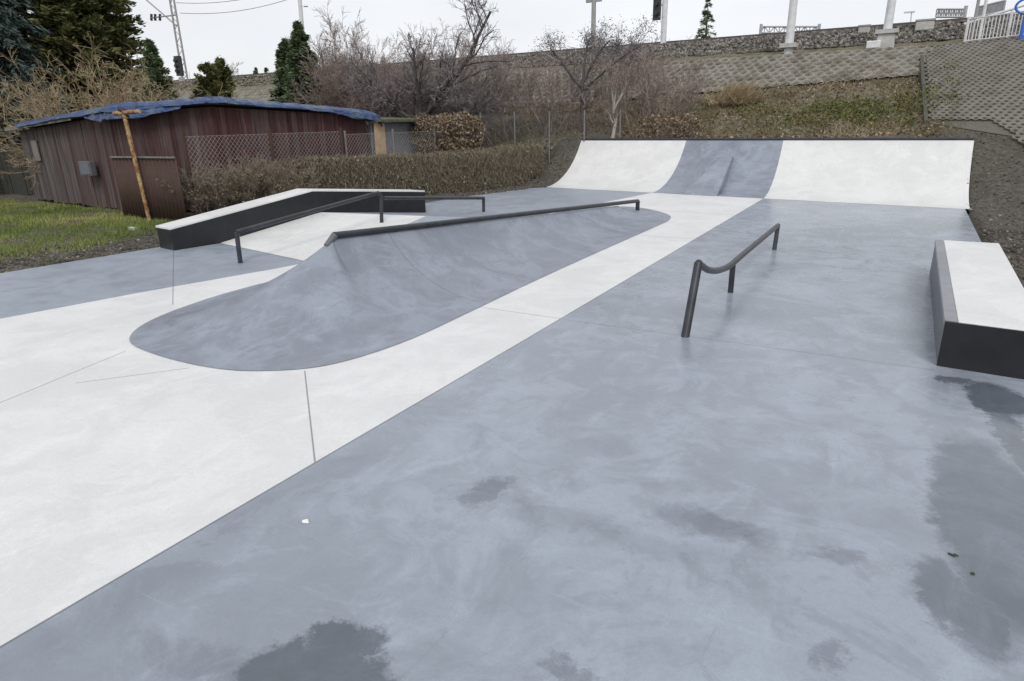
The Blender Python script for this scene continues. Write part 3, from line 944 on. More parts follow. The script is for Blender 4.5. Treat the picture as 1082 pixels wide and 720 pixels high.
b_ = gpt(326, 19.5); conifer('spruce_tree', 'narrow dark spruce with jagged top left of the pinkish bare shrubs', b_, pt(333, 24, Y=19.5)[2] - b_[2], 1.45, m_fir, 330, 90, .24, .055, .1, up=.2, power=.7)
b_ = gpt(311, 20.2); conifer('spruce_tree', 'shorter bushy spruce touching the narrow jagged one', b_, pt(314, 43, Y=20.2)[2] - b_[2], 1.3, m_fir, 220, 80, .24, .055, .1, up=.25, power=.6)
for px_, top_, Y_, lb in ((277, 72, 46, 'left of two tiny far spruces above the railway line'), (288, 72, 46, 'right of two tiny far spruces above the railway line')):
    b_ = gpt(px_, Y_); conifer('far_spruce', lb, b_, max(pt(px_, top_, Y=Y_)[2] - b_[2], 2), 1.2, m_fir, 110, 40, .3, .08, .1, up=.1)
b_ = gpt(740, 40.5); conifer('sparse_spruce', 'thin see-through spruce standing alone on the railway skyline', b_, pt(744, -2, Y=40.5)[2] - b_[2], 1.25, m_fir, 46, 46, .22, .04, .15, low=.42, up=.05)

# ------------------------------------------------------------------ bare trees and shrubs
def up_starts(base, n, spread, l, r, lean=.6):
    o = []
    for i in range(n):
        a_ = rng.uniform(0, 2 * math.pi); k = rng.random() ** .5
        p = np.array(base) + np.array((math.cos(a_), math.sin(a_), 0)) * spread * k
        o.append((p, (math.cos(a_) * lean * k + rng.normal() * .12, math.sin(a_) * lean * k + rng.normal() * .12, 1), l * rng.uniform(.65, 1.1), r))
    return o


b_ = gpt(443, 19.2)
far_ = pt(517, 16, Y=19.2); fk = b_ + np.array((0, 0, 1.85))
bare_plant('bare_fruit_tree', 'spreading bare fruit tree with dark forked trunk above the dry bush', 'tree', b_,
           [(b_, (0, 0, 1), 2.0, .13), (fk, far_ - fk, float(np.linalg.norm(far_ - fk)), .085)] +
           [(fk, d_, l_, .075) for d_, l_ in (((.6, -.3, 1.0), 2.6), ((-.8, -.2, .7), 3.0), ((-.5, .5, .9), 2.4), ((-1.2, .2, .4), 2.7), ((1.0, .5, .45), 2.7), ((.5, .3, 1.0), 2.2), ((-.9, -.4, 1.0), 2.6), ((1.1, -.3, .8), 2.6))],
           [dict(n=12, ratio=.42, angle=.85, seg=6, rr=.5, up=.08, wob=.11), dict(n=10, ratio=.5, angle=.8, seg=4, rr=.5, up=.2), dict(n=8, ratio=.5, angle=.7, seg=3, rr=.6, up=.2), dict(seg=2, n=0)],
           m_barkdark, m_darktwig, split=2, rmin=.006, wob=.22)
for px_, Y_, hh, lb, mt in ((372, 20.5, 5.0, 'reddish bare shrub behind the shed roof end', m_redtwig), (403, 22, 5.2, 'pinkish bare shrub between reddish shrub and fruit tree', m_redtwig),
                            (386, 20.9, 4.6, 'twiggy reddish brown shrub in front of the pinkish one', m_redtwig), (424, 21.6, 4.3, 'brown bare shrub left of the fruit tree fork', m_redtwig), (345, 22.5, 4.5, 'greyish bare shrub at the foot of the jagged spruce', m_greytwig), (505, 21.5, 3.9, 'dark bare shrub right of the fruit tree trunk', m_darktwig), (478, 23, 4.2, 'grey bare shrub behind the fruit tree', m_greytwig)):
    b_ = gpt(px_, Y_)
    bare_plant('bare_shrub', lb, 'shrub', b_, up_starts(b_, 17, .9, hh * .8, .03, .7),
               [dict(n=11, ratio=.42, angle=.6, seg=5, rr=.5, up=.2), dict(n=8, ratio=.5, angle=.6, seg=3, rr=.6, up=.3), dict(n=5, ratio=.55, angle=.6, seg=2, rr=.7), dict(seg=2, n=0)],
               m_barkgrey, mt, split=0, rmin=.006, names=('stems', 'crown'), group='bare shrubs behind the shed')
b_ = gpt(618, 21.8)
lft = pt(566, 52, Y=21.8); rgt = pt(640, 40, Y=21.8)
bare_plant('clump_leaved_tree', 'crooked dark tree with leafy clumps at branch ends before the embankment', 'tree', b_,
           [(b_, (-.09, 0, 1), 1.7, .10), (b_ + (-.15, 0, 1.6), unit(lft - b_ - (-.15, 0, 1.6)) + (0, 0, .1), 1.75, .06), (b_ + (-.15, 0, 1.6), unit(rgt - b_ - (0, 0, 1.6)), 1.7, .055), (b_ + (-.1, 0, 1.5), (-.15, .2, 1), 1.75, .055), (b_ + (0, 0, 1.5), (1.05, .1, .8), 2.2, .045)],
           [dict(n=8, ratio=.5, angle=.75, seg=6, rr=.5, up=.0, wob=.07, **{'from': .5}), dict(n=6, ratio=.5, angle=.8, seg=3, rr=.5), dict(n=4, ratio=.5, angle=.8, seg=2, rr=.6), dict(seg=1, n=0)],
           m_barkdark, m_darktwig, split=1, rmin=.006, tipmin=2.0, leaves=(4200, .065, .03, .12), leafmat=m_leafy('grey_small_leaves', [(0, (.08, .08, .076)), (1, (.24, .235, .22))]))
b_ = gpt(648, 21.2)
bare_plant('pale_sapling', 'pale trunked bare sapling with thin upright twigs left of quarter pipe bush', 'tree', b_,
           [(b_, (.02, 0, 1), .95, .075), (b_ + (0, 0, .9), (.55, 0, 1), 1.1, .05), (b_ + (0, 0, .9), (-.3, .1, 1), 1.2, .045), (b_ + (0, 0, .5), (-.5, 0, .8), .6, .03), (b_ + (0, 0, .8), (.1, .1, 1), 1.0, .04)],
           [dict(n=8, ratio=.65, angle=.5, seg=5, rr=.5, up=.3, **{'from': .4}), dict(n=8, ratio=.5, angle=.45, seg=4, rr=.5, up=.5), dict(n=5, ratio=.5, angle=.5, seg=2, up=.4), dict(seg=2, n=0)],
           m_barkpale, m_redtwig, split=1, rmin=.006)
for px_, Y_, hh, lb in ((688, 23, 2.2, 'reddish bare thicket right of the pale sapling'), (588, 23.5, 2.6, 'brown bare thicket left of the crooked tree trunk'), (665, 24.2, 2.4, 'brown bare thicket behind the pale sapling'), (545, 22.5, 2.3, 'low brown thicket behind the wire fence')):
    b_ = gpt(px_, Y_)
    bare_plant('bare_shrub', lb, 'shrub', b_, up_starts(b_, 16, 1.2, hh, .02, .5),
               [dict(n=9, ratio=.45, angle=.5, seg=5, rr=.5, up=.3), dict(n=6, ratio=.5, angle=.6, seg=3, rr=.6, up=.3), dict(n=3, ratio=.5, angle=.6, seg=2), dict(seg=1, n=0)],
               m_barkgrey, m_redtwig, split=0, rmin=.006, names=('stems', 'crown'), group='thickets on the embankment foot')
b_ = gpt(250, 40)
bare_plant('distant_bare_tree', 'faint bare tree on the skyline right of the lattice mast', 'tree', b_, up_starts(b_, 3, .3, 3.2, .06, .3),
           [dict(n=9, ratio=.5, angle=.6, seg=5, up=.2), dict(n=6, ratio=.5, angle=.6, seg=3), dict(n=4, ratio=.5, angle=.6, seg=2), dict(seg=1, n=0)], m_barkgrey, m_greytwig, split=0, rmin=.01)
b_ = gpt(262, 38)
# dry bramble behind and over the shed
for px_, Y_, hh, lb, mt, n_, sp_ in ((108, 12.2, 4.3, 'straw coloured dry shrub rising behind the blue tarp', m_straw, 34, 1.3), (128, 12.6, 4.0, 'pale brown dry shrub right of the straw coloured one', m_straw, 30, .9),
                                     (62, 15.2, 3.4, 'greyish dry bramble behind the left end of the shed roof', m_greytwig, 34, 1.2), (26, 15.2, 2.5, 'tangle of grey bramble at the far left beside the shed', m_greytwig, 36, 1.3), (-6, 15.8, 2.2, 'grey bramble at the left picture edge over the dark board fence', m_greytwig, 26, 1.2)):
    b_ = gpt(px_, Y_)
    bare_plant('dry_bramble', lb, 'shrub', b_, up_starts(b_, n_, sp_, hh * .85, .016, .7),
               [dict(n=9, ratio=.42, angle=.55, seg=6, rr=.6, up=-.05), dict(n=5, ratio=.5, angle=.7, seg=3, rr=.7), dict(n=3, ratio=.5, angle=.7, seg=2), dict(seg=1, n=0)],
               m_barkgrey, mt, split=0, rmin=.006, wob=.3, names=('stems', 'crown'), group='dry brambles behind the shed')


def shell_points(n, fn): return fn(n)


def leaf_bush(name, label, cat, c, rad, n, mat, L, Wd, group=None, twig=m_hedgetwig, flat=.5):
    """mounded bush of dead leaves: points on and inside a lumpy ellipsoid"""
    c = np.array(c, float); rad = np.array(rad, float)
    th = thing(name, label, cat, (c[0], c[1], c[2]), group)
    d = unit(rng.normal(size=(n, 3)))
    k = 1 - .45 * rng.random(n) ** 2
    lump = 1 + .12 * np.sin(d[:, 0] * 7 + c[0]) * np.cos(d[:, 1] * 6) + .08 * np.sin(d[:, 2] * 11 + d[:, 0] * 9)
    sq = np.sign(d) * np.abs(d) ** flat
    P_ = c + sq * rad * (k * lump)[:, None]
    P_ = P_[P_[:, 2] > c[2] - rad[2]]
    V_, F_ = leaf_mesh(P_, L, Wd)
    fast('leaves', V_, F_, mat, th, tint=tint(len(P_)))
    ns = n // 14
    e = P_[rng.integers(0, len(P_), ns)]
    s0 = np.stack([c[0] + rng.normal(size=ns) * rad[0] * .4, c[1] + rng.normal(size=ns) * rad[1] * .3, np.full(ns, c[2] - rad[2])], 1)
    m_ = s0 * .4 + e * .6 + rng.normal(size=(ns, 3)) * .06
    V_, F_ = merge(stick_mesh(s0, m_, .009, .006), stick_mesh(m_, e + (e - m_) * .1, .006, .004))
    fast('stems', V_, F_, twig, th, tint=tint(2 * ns, 3))
    return th


p = pt(472, 143, Y=17.8)
leaf_bush('beech_bush', 'clipped bush of dry brown leaves above the hedge, under the fruit tree', 'bush', (p[0], p[1], p[2]), (1.05, .8, .62), 9500, m_brownleaf, .10, .055, flat=.55)
p = pt(707, 140, Y=21.6)
leaf_bush('beech_bush', 'dry brown leaved bush right behind the left panel coping of the quarter pipe', 'bush', (p[0], p[1], p[2] - .1), (1.05, .6, .62), 6500, m_brownleaf, .085, .045, flat=.6)
p = pt(660, 140, Y=22.0)

# ------------------------------------------------------------------ trimmed hedge
def hedge(name, label, path, w_, zb, zt, nleaf, ntw, leafmat, parts=True, rag=.11):
    path = np.array(path, float)
    th = thing(name, label, 'hedge', (*path[len(path) // 2][:2], 0))
    seg = np.linalg.norm(np.diff(path, axis=0), axis=1); cum = np.concatenate([[0], np.cumsum(seg)])

    def at(s):
        return np.stack([np.interp(s, cum, path[:, 0]), np.interp(s, cum, path[:, 1])], 1)

    def frame(s):
        a_, b2 = at(np.clip(s - .05, 0, cum[-1])), at(np.clip(s + .05, 0, cum[-1]))
        T = unit(b2 - a_); return at(s), np.stack([T[:, 1], -T[:, 0]], 1)
    zt_f = lambda s: np.interp(s, cum, zt) + .03 * np.sin(s * 5.1) * np.sin(s * 2.3 + 1) + .018 * np.sin(s * 13)
    zb_f = lambda s: np.interp(s, cum, zb)
    # inner mass of dark wood
    ns = 40; ss = np.linspace(.1, cum[-1] - .1, ns); c0, nn = frame(ss)
    mb = MB(); v = []
    for i in range(ns):
        for sgn, zf in ((1, 0), (1, 1), (-1, 1), (-1, 0)):
            z_ = zb_f(ss[i]) + .02 if zf == 0 else zt_f(ss[i]) - .14
            v.append((c0[i, 0] + nn[i, 0] * sgn * (w_ / 2 - .12), c0[i, 1] + nn[i, 1] * sgn * (w_ / 2 - .12), z_))
    f = [(4 * i + k, 4 * i + (k + 1) % 4, 4 * (i + 1) + (k + 1) % 4, 4 * (i + 1) + k) for i in range(ns - 1) for k in range(4)] + [(0, 1, 2, 3), (4 * ns - 1, 4 * ns - 2, 4 * ns - 3, 4 * ns - 4)]
    mb.add(v, f).build('inner_wood', m_barkdark, th)

    def pts(n, depth):
        s = rng.random(n) * cum[-1]; c, nn_ = frame(s)
        side = rng.random(n)
        h_ = zt_f(s) - zb_f(s)
        dpt = depth * rng.random(n) ** 1.6
        nz_ = rng.normal(size=n) * rag * .5
        top = side < .3
        off = np.where(top, rng.uniform(-.5, .5, n) * w_, (w_ / 2 - dpt + nz_) * np.where(side < .85, 1, -1))
        z_ = np.where(top, zt_f(s) - dpt + nz_ * .5, zb_f(s) + h_ * rng.random(n))
        return np.stack([c[:, 0] + nn_[:, 0] * off, c[:, 1] + nn_[:, 1] * off, z_], 1), nn_
    P_, nn_ = pts(nleaf, .16)
    low = np.clip(1 - P_[:, 2] / .9, 0, 1)
    keep = rng.random(nleaf) < .6 + .4 * low
    V_, F_ = leaf_mesh(P_[keep], .065, .035)
    fast('leaves', V_, F_, leafmat, th, tint=tint(int(keep.sum())))
    P_, nn_ = pts(ntw, .12)
    d = np.stack([nn_[:, 0] * .3, nn_[:, 1] * .3, np.ones(ntw)], 1) + rng.normal(size=(ntw, 3)) * .45
    d = unit(d); ln = rng.uniform(.08, .26, (ntw, 1)); P_[:, 2] += np.where(rng.random(ntw) < .06, .07, 0)
    V_, F_ = stick_mesh(P_ - d * ln, P_ + d * .02, .005, .0035)
    fast('twigs', V_, F_, m_hedgetwig, th, tint=tint(ntw, 3))
    return th


hp = [(-13.15, 12.0), (-12.75, 14.2), (-12.1, 16.2), (-11.45, 17.7), (-11.1, 18.8), (-10.9, 20.0)]
hz = []
hyp = [168, 166.5, 164.5, 160.5, 155, 152]
for (x_, y_) in hp:
    # height of the clipped top along the sight lines of the hedge's upper edge
    q_ = MROT.transposed() @ Vector((x_, y_, 0)); 
    px_ = PW / 2 + F * q_.x / -q_.z
    hz.append(px_)
hz = [pt(310, 169, X=-13.15)[2], pt(370, 168, X=-12.75)[2], pt(450, 164, X=-12.1)[2], pt(505, 160, X=-11.45)[2], pt(545, 155, X=-11.1)[2], pt(570, 152.5, X=-10.9)[2]]
hz = [min(max(z_, 1.0), 1.5) for z_ in hz]
hedge('trimmed_hedge', 'long clipped brown hedge along the left rear side of the skatepark', hp, .75, [0, 0, 0, 0, .1, .4], hz, 26000, 42000, m_hedgeleaf)

# loose twiggy bushes between ledge and chain-link fence
for px_, Y_, hh, lb, n_ in ((225, 9.9, 1.25, 'loose brown twiggy bush by the fence post, left of the hedge', 26), (268, 10.7, 1.3, 'loose brown twiggy bush between the left bush and the clipped hedge', 26), (247, 10.3, 1.2, 'thin grey brown bush wedged between two loose twiggy bushes', 20), (300, 11.4, 1.25, 'twiggy bush growing against the end of the clipped hedge', 22)):
    p_ = pt(px_, 200, Y=Y_); b_ = np.array((p_[0], Y_, gnd(p_[0], Y_)))
    bare_plant('twiggy_bush', lb, 'bush', b_, up_starts(b_, n_ * 2, .5, hh * .8, .010, .5),
               [dict(n=8, ratio=.42, angle=.45, seg=5, rr=.6, up=.2), dict(n=6, ratio=.5, angle=.55, seg=3, rr=.7, up=.2), dict(n=3, ratio=.5, angle=.6, seg=2), dict(seg=1, n=0)],
               m_barkgrey, m_hedgetwig, split=0, rmin=.0035, names=('stems', 'crown'), leaves=(1300, .05, .025, .05), leafmat=m_brownleaf, group='twiggy bushes by the fence')

# ------------------------------------------------------------------ shed
def planks(name, dark):
    t = NT(name)
    pos = t.co
    sep = t.xyz()
    along = t.math('ADD', t.math('MULTIPLY', sep[0], .9), t.math('MULTIPLY', sep[1], .8))
    cell = t.math('FLOOR', t.math('DIVIDE', along, .15))
    wn = t.n('ShaderNodeTexWhiteNoise', noise_dimensions='1D'); t.l(cell, wn.inputs['W'])
    g = t.noise(7, 7, .7, stretch=(1.6, 1.6, .12)); big = t.noise(.9, 5, .6)
    grey = t.ramp(g.outputs[0], [(.3, (0.060, 0.054, 0.051)), (.6, (0.145, 0.128, 0.116)), (.8, (0.323, 0.289, 0.264))])
    red = t.ramp(g.outputs[0], [(.3, (.050, .023, .022)), (.6, (.105, .046, .043)), (.8, (.20, .125, .115))])
    xm = t.smooth(sep[0], -21.5, -17.2, 0.15, 1.) if dark else 1.0
    k = t.math('ADD', t.math('MULTIPLY', wn.outputs[0], .55), t.math('MULTIPLY', big.outputs[0], .6))
    m = t.math('ADD', k, t.math('SUBTRACT', t.math('MULTIPLY', xm, .6), .55) if dark else .35, clamp=True)
    c = t.mix(m, grey, red)
    c = t.mix(t.math('MULTIPLY', wn.outputs[0], .45), c, t.mix(1., c, (.35, .33, .33), 'MULTIPLY'))
    t.bump(g.outputs[0], .6, .02)
    return t.fin(c, .85, spec=.25)


m_plank_l = planks('weathered_planks', True); m_plank_r = planks('red_planks', False)
sh = thing('garden_shed', 'long old shed of weathered dark red planks under a blue tarp', 'shed', (-15, 10, 0))
SC = np.array((-14.3, 10.5)); SK = np.array((-15.9, 9.32)); SL = np.array((-22.4, 9.98)); SR = np.array((-13.95, 15.3))


def plank_wall(name, A, B, zA, zB, mat, n, th=.035, out=(0, -1)):
    mb = MB(); A, B = np.array(A), np.array(B); out = np.array(out)
    cuts = np.concatenate([[0], np.cumsum(rng.uniform(.6, 1.4, n))]); cuts /= cuts[-1]
    for i in range(n):
        s0, s1 = cuts[i] + .0008, cuts[i + 1] - .0008
        a_, b2 = A + (B - A) * s0, A + (B - A) * s1
        o_ = out * rng.uniform(0, .022)
        z0_ = gnd(*a_) - .05 if True else 0
        zt0, zt1 = zA + (zB - zA) * s0, zA + (zB - zA) * s1
        bz_ = .02 + rng.uniform(0, .07)
        tl = rng.normal() * .008
        q_ = lambda p_, z_: (p_[0] + o_[0], p_[1] + o_[1], z_)
        r_ = lambda p_, z_: (p_[0] + o_[0] - out[0] * th, p_[1] + o_[1] - out[1] * th, z_)
        lo, hi = (a_, b2)
        mb.add([q_(lo, bz_), q_(hi, bz_), q_(hi + (B - A) / n * tl, zt1), q_(lo + (B - A) / n * tl, zt0), r_(lo, bz_), r_(hi, bz_), r_(hi, zt1), r_(lo, zt0)],
               [(0, 1, 2, 3), (5, 4, 7, 6), (1, 5, 6, 2), (4, 0, 3, 7), (3, 2, 6, 7), (4, 5, 1, 0)])
    return mb.build(name, mat, sh)


plank_wall('front_wall', SL, SK, 2.0, 2.34, m_plank_l, 40)
plank_wall('front_wall', SK, SC, 2.34, 2.44, m_plank_l, 13, out=(.59, -.8))
plank_wall('side_wall', SC, SR, 2.44, 2.20, m_plank_r, 40, out=(1, 0))
# end wall on the left, dark
plank_wall('end_wall', SL + (-.0, 3.2), SL, 2.0, 2.0, m_plank_l, 18, out=(-1, 0))
rf = MB()
rv = [(SL[0] - .2, SL[1] - .22, 2.04), (SK[0], SK[1] - .2, 2.40), (SC[0] + .2, SC[1] - .1, 2.50), (SR[0] + .18, SR[1] + .15, 2.25), (SR[0] - 2.6, SR[1] + .15, 2.32), (SL[0] - .2, SL[1] + 3.3, 2.2)]
rf.add(rv + [(x_, y_, z_ + .05) for x_, y_, z_ in rv], [(5, 4, 3, 2, 1, 0), (6, 7, 8, 9, 10, 11)] + [(i, (i + 1) % 6, 6 + (i + 1) % 6, 6 + i) for i in range(6)]).build('roof', m_felt, sh)
fa, fb_ = np.array((SL[0] - .25, SL[1] - .27, 1.99)), np.array((-18.2, SL[1] - .27 - .42, 2.22))
MB().hexa([fa, fb_, fb_ + (0, .035, 0), fa + (0, .035, 0)], [fa + (0, 0, .1), fb_ + (0, 0, .1), fb_ + (0, .035, .1), fa + (0, .035, .1)]).build('fascia_board', m_board, sh)
for s_, lb in ((.42, None), (.80, None)):
    pass
# small boarded hatch near the left end
pb = SL + (SK - SL) * .15
MB().box((pb[0], pb[1] - .05, 1.45), (.35, .03, .55), rz=-.09).build('hatch', m_board, sh)

# lean-to with grey wall and mossy roof at the right end of the shed
le = thing('lean_to', 'small grey walled lean-to with mossy roof between shed and dry bush', 'shed', (-13.6, 16.2, 0))
MB().box((-13.82, 16.55, 1.02), (.06, 2.35, 1.98)).build('wall', m_greywall, le)
o_ = MB().box((-13.70, 15.62, 1.5), (.03, .46, 1.0)).build('plywood_panel', m_ply, le)
MB().hexa([(-15.4, 15.35, 2.14), (-13.45, 15.35, 2.03), (-13.45, 18.3, 2.0), (-15.4, 18.3, 2.1)], [(-15.4, 15.35, 2.21), (-13.45, 15.35, 2.10), (-13.45, 18.3, 2.07), (-15.4, 18.3, 2.17)]).build('roof', m_moss, le)

# ------------------------------------------------------------------ tarp
t = NT('blue_tarp')
a = t.noise(3, 6, .65); b = t.noise(12, 5, .6)
col = t.ramp(a.outputs[0], [(.35, (.020, .042, .125)), (.55, (.032, .066, .175)), (.72, (.10, .135, .20))])
col = t.mix(t.smooth(t.noise(1.2, 6, .7, off=(4, 2, 1)).outputs[0], .5, .62, 0, .8), col, (.085, .12, .17))
t.bump(t.math('ADD', b.outputs[0], t.noise(4, 3, .5, stretch=(1, 1, 5)).outputs[0]), .9, .06)
m_tarp = t.fin(col, .42)


def tarp(name, label, line, drop, back, seed, fold=.04):
    """cloth lying over a roof edge: hangs in front, lies on the roof behind"""
    r_ = np.random.default_rng(seed)
    line = np.array(line, float)
    P_ = catmull(line, 26, closed=False)
    n_ = len(P_); m_ = 12
    T = unit(np.gradient(P_, axis=0)); out = unit(np.stack([T[:, 1], -T[:, 0], np.zeros(n_)], 1))
    ph = np.cumsum(r_.uniform(.05, .5, n_)); dr = np.interp(np.linspace(0, 1, n_), np.linspace(0, 1, len(drop)), drop)
    dr = dr * (1 + .18 * np.sin(ph * .45) + .10 * np.sin(ph * 1.1 + 1))
    v = []
    for j in range(m_ + 1):
        u = j / m_
        for i in range(n_):
            wv = fold * math.sin(ph[i] * 2 + u * 2.2) + fold * .5 * math.sin(ph[i] * 5 + u * 5)
            if u < .45:
                k = 1 - u / .45
                p_ = P_[i] + out[i] * (.05 + wv * .6 + .05 * k) + np.array((0, 0, -dr[i] * k))
            else:
                k = (u - .45) / .55
                p_ = P_[i] - out[i] * back * k + np.array((0, 0, .05 * math.sin(k * math.pi) + abs(wv) * .7 + .02))
            v.append(p_)
    f = [(j * n_ + i, j * n_ + i + 1, (j + 1) * n_ + i + 1, (j + 1) * n_ + i) for j in range(m_) for i in range(n_ - 1)]
    o = MB().add(v, f).build(name, m_tarp, None, smooth=True)
    sm = o.modifiers.new('thickness', 'SOLIDIFY'); sm.thickness = .012
    return tag(o, label, 'tarp')


def roof_edge(x):
    k = (x - SL[0]) / (SK[0] - SL[0])
    return (x, SL[1] - .24 + (SK[1] + .02 - SL[1]) * k, 2.12 + .35 * k)


tarp('tarp', 'long blue tarp draped over the front roof edge of the red shed',
     [roof_edge(x_) for x_ in (-21.6, -19.8, -18.2, -16.6)] + [(SK[0], SK[1] - .24, 2.475), (-15.1, 9.66, 2.51), (SC[0] + .1, SC[1] - .25, 2.57), (SC[0] + .24, SC[1] + .3, 2.57)], [.06, .06, .06, .09, .11, .09, .06, .03], 1.0, 3)
tarp('tarp', 'faded blue tarp along the side roof edge, bunched at the plywood panel',
     [(SC[0] + .23, SC[1] + .15, 2.57), (SC[0] + .30, SC[1] + 1.8, 2.47), (SC[0] + .40, SC[1] + 3.5, 2.37), (SR[0] + .25, SR[1] - .1, 2.27), (SR[0] + .22, SR[1] + .35, 2.2)], [.05, .06, .09, .22, .26], .9, 5, .05)
# loose flap hanging below the edge near the T-post
p0_, p1_ = pt(104, 122, Y=9.5), pt(228, 117, Y=9.1)
tarp('tarp', 'loose bright blue tarp flap hanging under the roof edge behind the rusty post',
     [(-17.2, 9.22, 2.32), (-16.4, 9.14, 2.35), (-15.85, 9.06, 2.36), (-15.2, 9.50, 2.39), (-14.6, 9.93, 2.43)], [.05, .19, .17, .12, .03], .05, 8, .025)

# ------------------------------------------------------------------ yard things on the left
tpz = thing('rusty_post', 'leaning rusty yellow T-shaped post in front of the shed', 'post', (*pt(158, 232, z=0)[:2], 0))
bp = pt(158, 233, z=0); tp_ = pt(131, 121, Y=bp[1] - .1)
MB().tube([(bp[0], bp[1], -.05), tp_], .042, 12).build('upright', m_rust, tpz, smooth=True)
MB().tube([tp_ + np.array((-.36, 0, .02)), tp_ + np.array((.62, -.02, .05))], .045, 10).build('crossbar', m_rust, tpz, smooth=True)
MB().tube([tp_ + np.array((-.05, -.08, .12)), tp_ + np.array((.05, .08, -.06))], .03, 8).build('clamp', m_rustdark, tpz, smooth=True)

ga = pt(126, 231, z=0); gb = pt(193, 236, z=0)
gate = thing('corrugated_gate', 'brown rusty corrugated metal gate beside the leaning post', 'gate', (ga[0], ga[1], 0))
A_, B_ = ga[:2] + (0, .12), gb[:2] + (0, .12)
n_ = 160; s = np.linspace(0, 1, n_); bas = A_ + (B_ - A_) * s[:, None]
yo = .02 * np.sin(s * 2 * math.pi * 17)
zt_ = pt(155, 167, Y=A_[1])[2]
V_ = np.vstack([np.stack([bas[:, 0], bas[:, 1] + yo, np.full(n_, .0)], 1), np.stack([bas[:, 0], bas[:, 1] + yo, np.full(n_, zt_)], 1)])
F_ = np.stack([np.arange(n_ - 1), np.arange(1, n_), n_ + np.arange(1, n_), n_ + np.arange(n_ - 1)], 1)
g_ = fast('sheet', V_, F_, m_rustdark, gate, smooth=True)
sm = g_.modifiers.new('thickness', 'SOLIDIFY'); sm.thickness = .006
MB().box(((A_[0] + B_[0]) / 2, (A_[1] + B_[1]) / 2 - .035, zt_ + .01), (np.linalg.norm(B_ - A_), .03, .035), rz=math.atan2(*(B_ - A_)[::-1])).build('top_rail', m_board, gate)

bx_ = pt(97, 178, Y=9.42)
mbx = thing('meter_box', 'small grey metal box fixed to the front planks of the shed', 'box', bx_)
MB().box((bx_[0], 9.32, bx_[2]), (.52, .16, .36)).build('case', m_box, mbx, bevel=.02)
MB().box((bx_[0] + .05, 9.235, bx_[2] + .0), (.36, .02, .26)).build('lid', m_galvd, mbx)

# dark board fence at the far left
df = thing('board_fence', 'dark mossy board fence at the left picture edge beside the shed', 'fence', (-26, 10.6, 0))
mb = MB()
for i in range(26):
    x_ = -29.2 + i * .245
    mb.box((x_, 10.7 + rng.uniform(-.02, .02), .8), (.225, .03, 1.6 + rng.uniform(-.1, .1)))
mb.build('boards', paint('mossy_dark_boards', (.035, .036, .028), .9, chips=((.06, .085, .025), .56, .66), bump=.6), df)
for x_ in (-29, -26.4, -23.6): MB().box((x_, 10.78, .85), (.12, .12, 1.75)).build('post', m_barkdark, df)
tag(MB().tube([pt(15, 127, Y=10.2) + np.array((0, 0, -.12)), pt(15, 127, Y=10.2) + np.array((0, 0, .12))], [.12, .14], 14).build('enamel_pot', m_whitefence, None, smooth=True), 'small pale pot lying on the bramble at the shed corner', 'pot') if False else None

# chain-link fence by the shed
def chain_fence(name, label, A, B, z0, z1, pitch, nposts, mw, mp, wr=.0028, pr=.03, tall=.1):
    A, B = np.array(A, float), np.array(B, float)
    L_ = np.linalg.norm(B - A); T = (B - A) / L_
    th = thing(name, label, 'fence', (*((A + B) / 2), z0))
    P0, P1 = [], []
    H_ = z1 - z0
    for i in range(int(-H_ / pitch), int(L_ / pitch) + int(H_ / pitch) + 2):
        for sg in (1, -1):
            # line u = i*pitch + sg*(z)
            ua, ub = i * pitch, i * pitch + sg * H_ * .85
            za, zb = 0.0, H_
            lo, hi = min(ua, ub), max(ua, ub)
            if hi <= 0 or lo >= L_: continue
            def cl(u, ua=ua, ub=ub): return (u - ua) / (ub - ua) * H_
            u0, u1 = ua, ub
            if u0 < 0: za, u0 = cl(0.0), 0.0
            if u0 > L_: za, u0 = cl(L_), L_
            if u1 < 0: zb, u1 = cl(0.0), 0.0
            if u1 > L_: zb, u1 = cl(L_), L_
            P0.append((*(A + T * u0), z0 + za)); P1.append((*(A + T * u1), z0 + zb))
    P0 += [(*A, z0), (*A, z1)]; P1 += [(*B, z0), (*B, z1)]
    V_, F_ = stick_mesh(P0, P1, wr, wr, 4)
    fast('mesh', V_, F_, mw, th)
    for i in range(nposts):
        c = A + T * L_ * (i + .0) / (nposts - 1)
        MB().tube([(c[0], c[1], z0 - .4), (c[0], c[1], z1 + tall)], pr, 10).build('post', mp, th, smooth=True)
    return th


fA_ = pt(197, 229, z=0)[:2]
chain_fence('chain_link_fence', 'rusty chain-link fence between the red shed and the clipped hedge', (-13.8, 9.3), (-13.3, 13.6), .25, 1.80, .105, 3, m_wire, m_rustdark, .0035, .045)
chain_fence('chain_link_fence', 'chain-link fence behind the hedge before the grey lean-to', (-13.3, 13.75), (-12.85, 17.2), .3, 1.72, .105, 3, m_wire, m_dull, .0035, .03)
pA, pB = pt(508, 140, Y=19.6), pt(655, 140, Y=21.3)
chain_fence('wire_fence', 'grey wire garden fence with slim posts under the crooked tree', pA[:2], pB[:2], .9, pt(600, 121, Y=20.8)[2], .09, 5, m_dull, m_dull, .003, .025, .12)

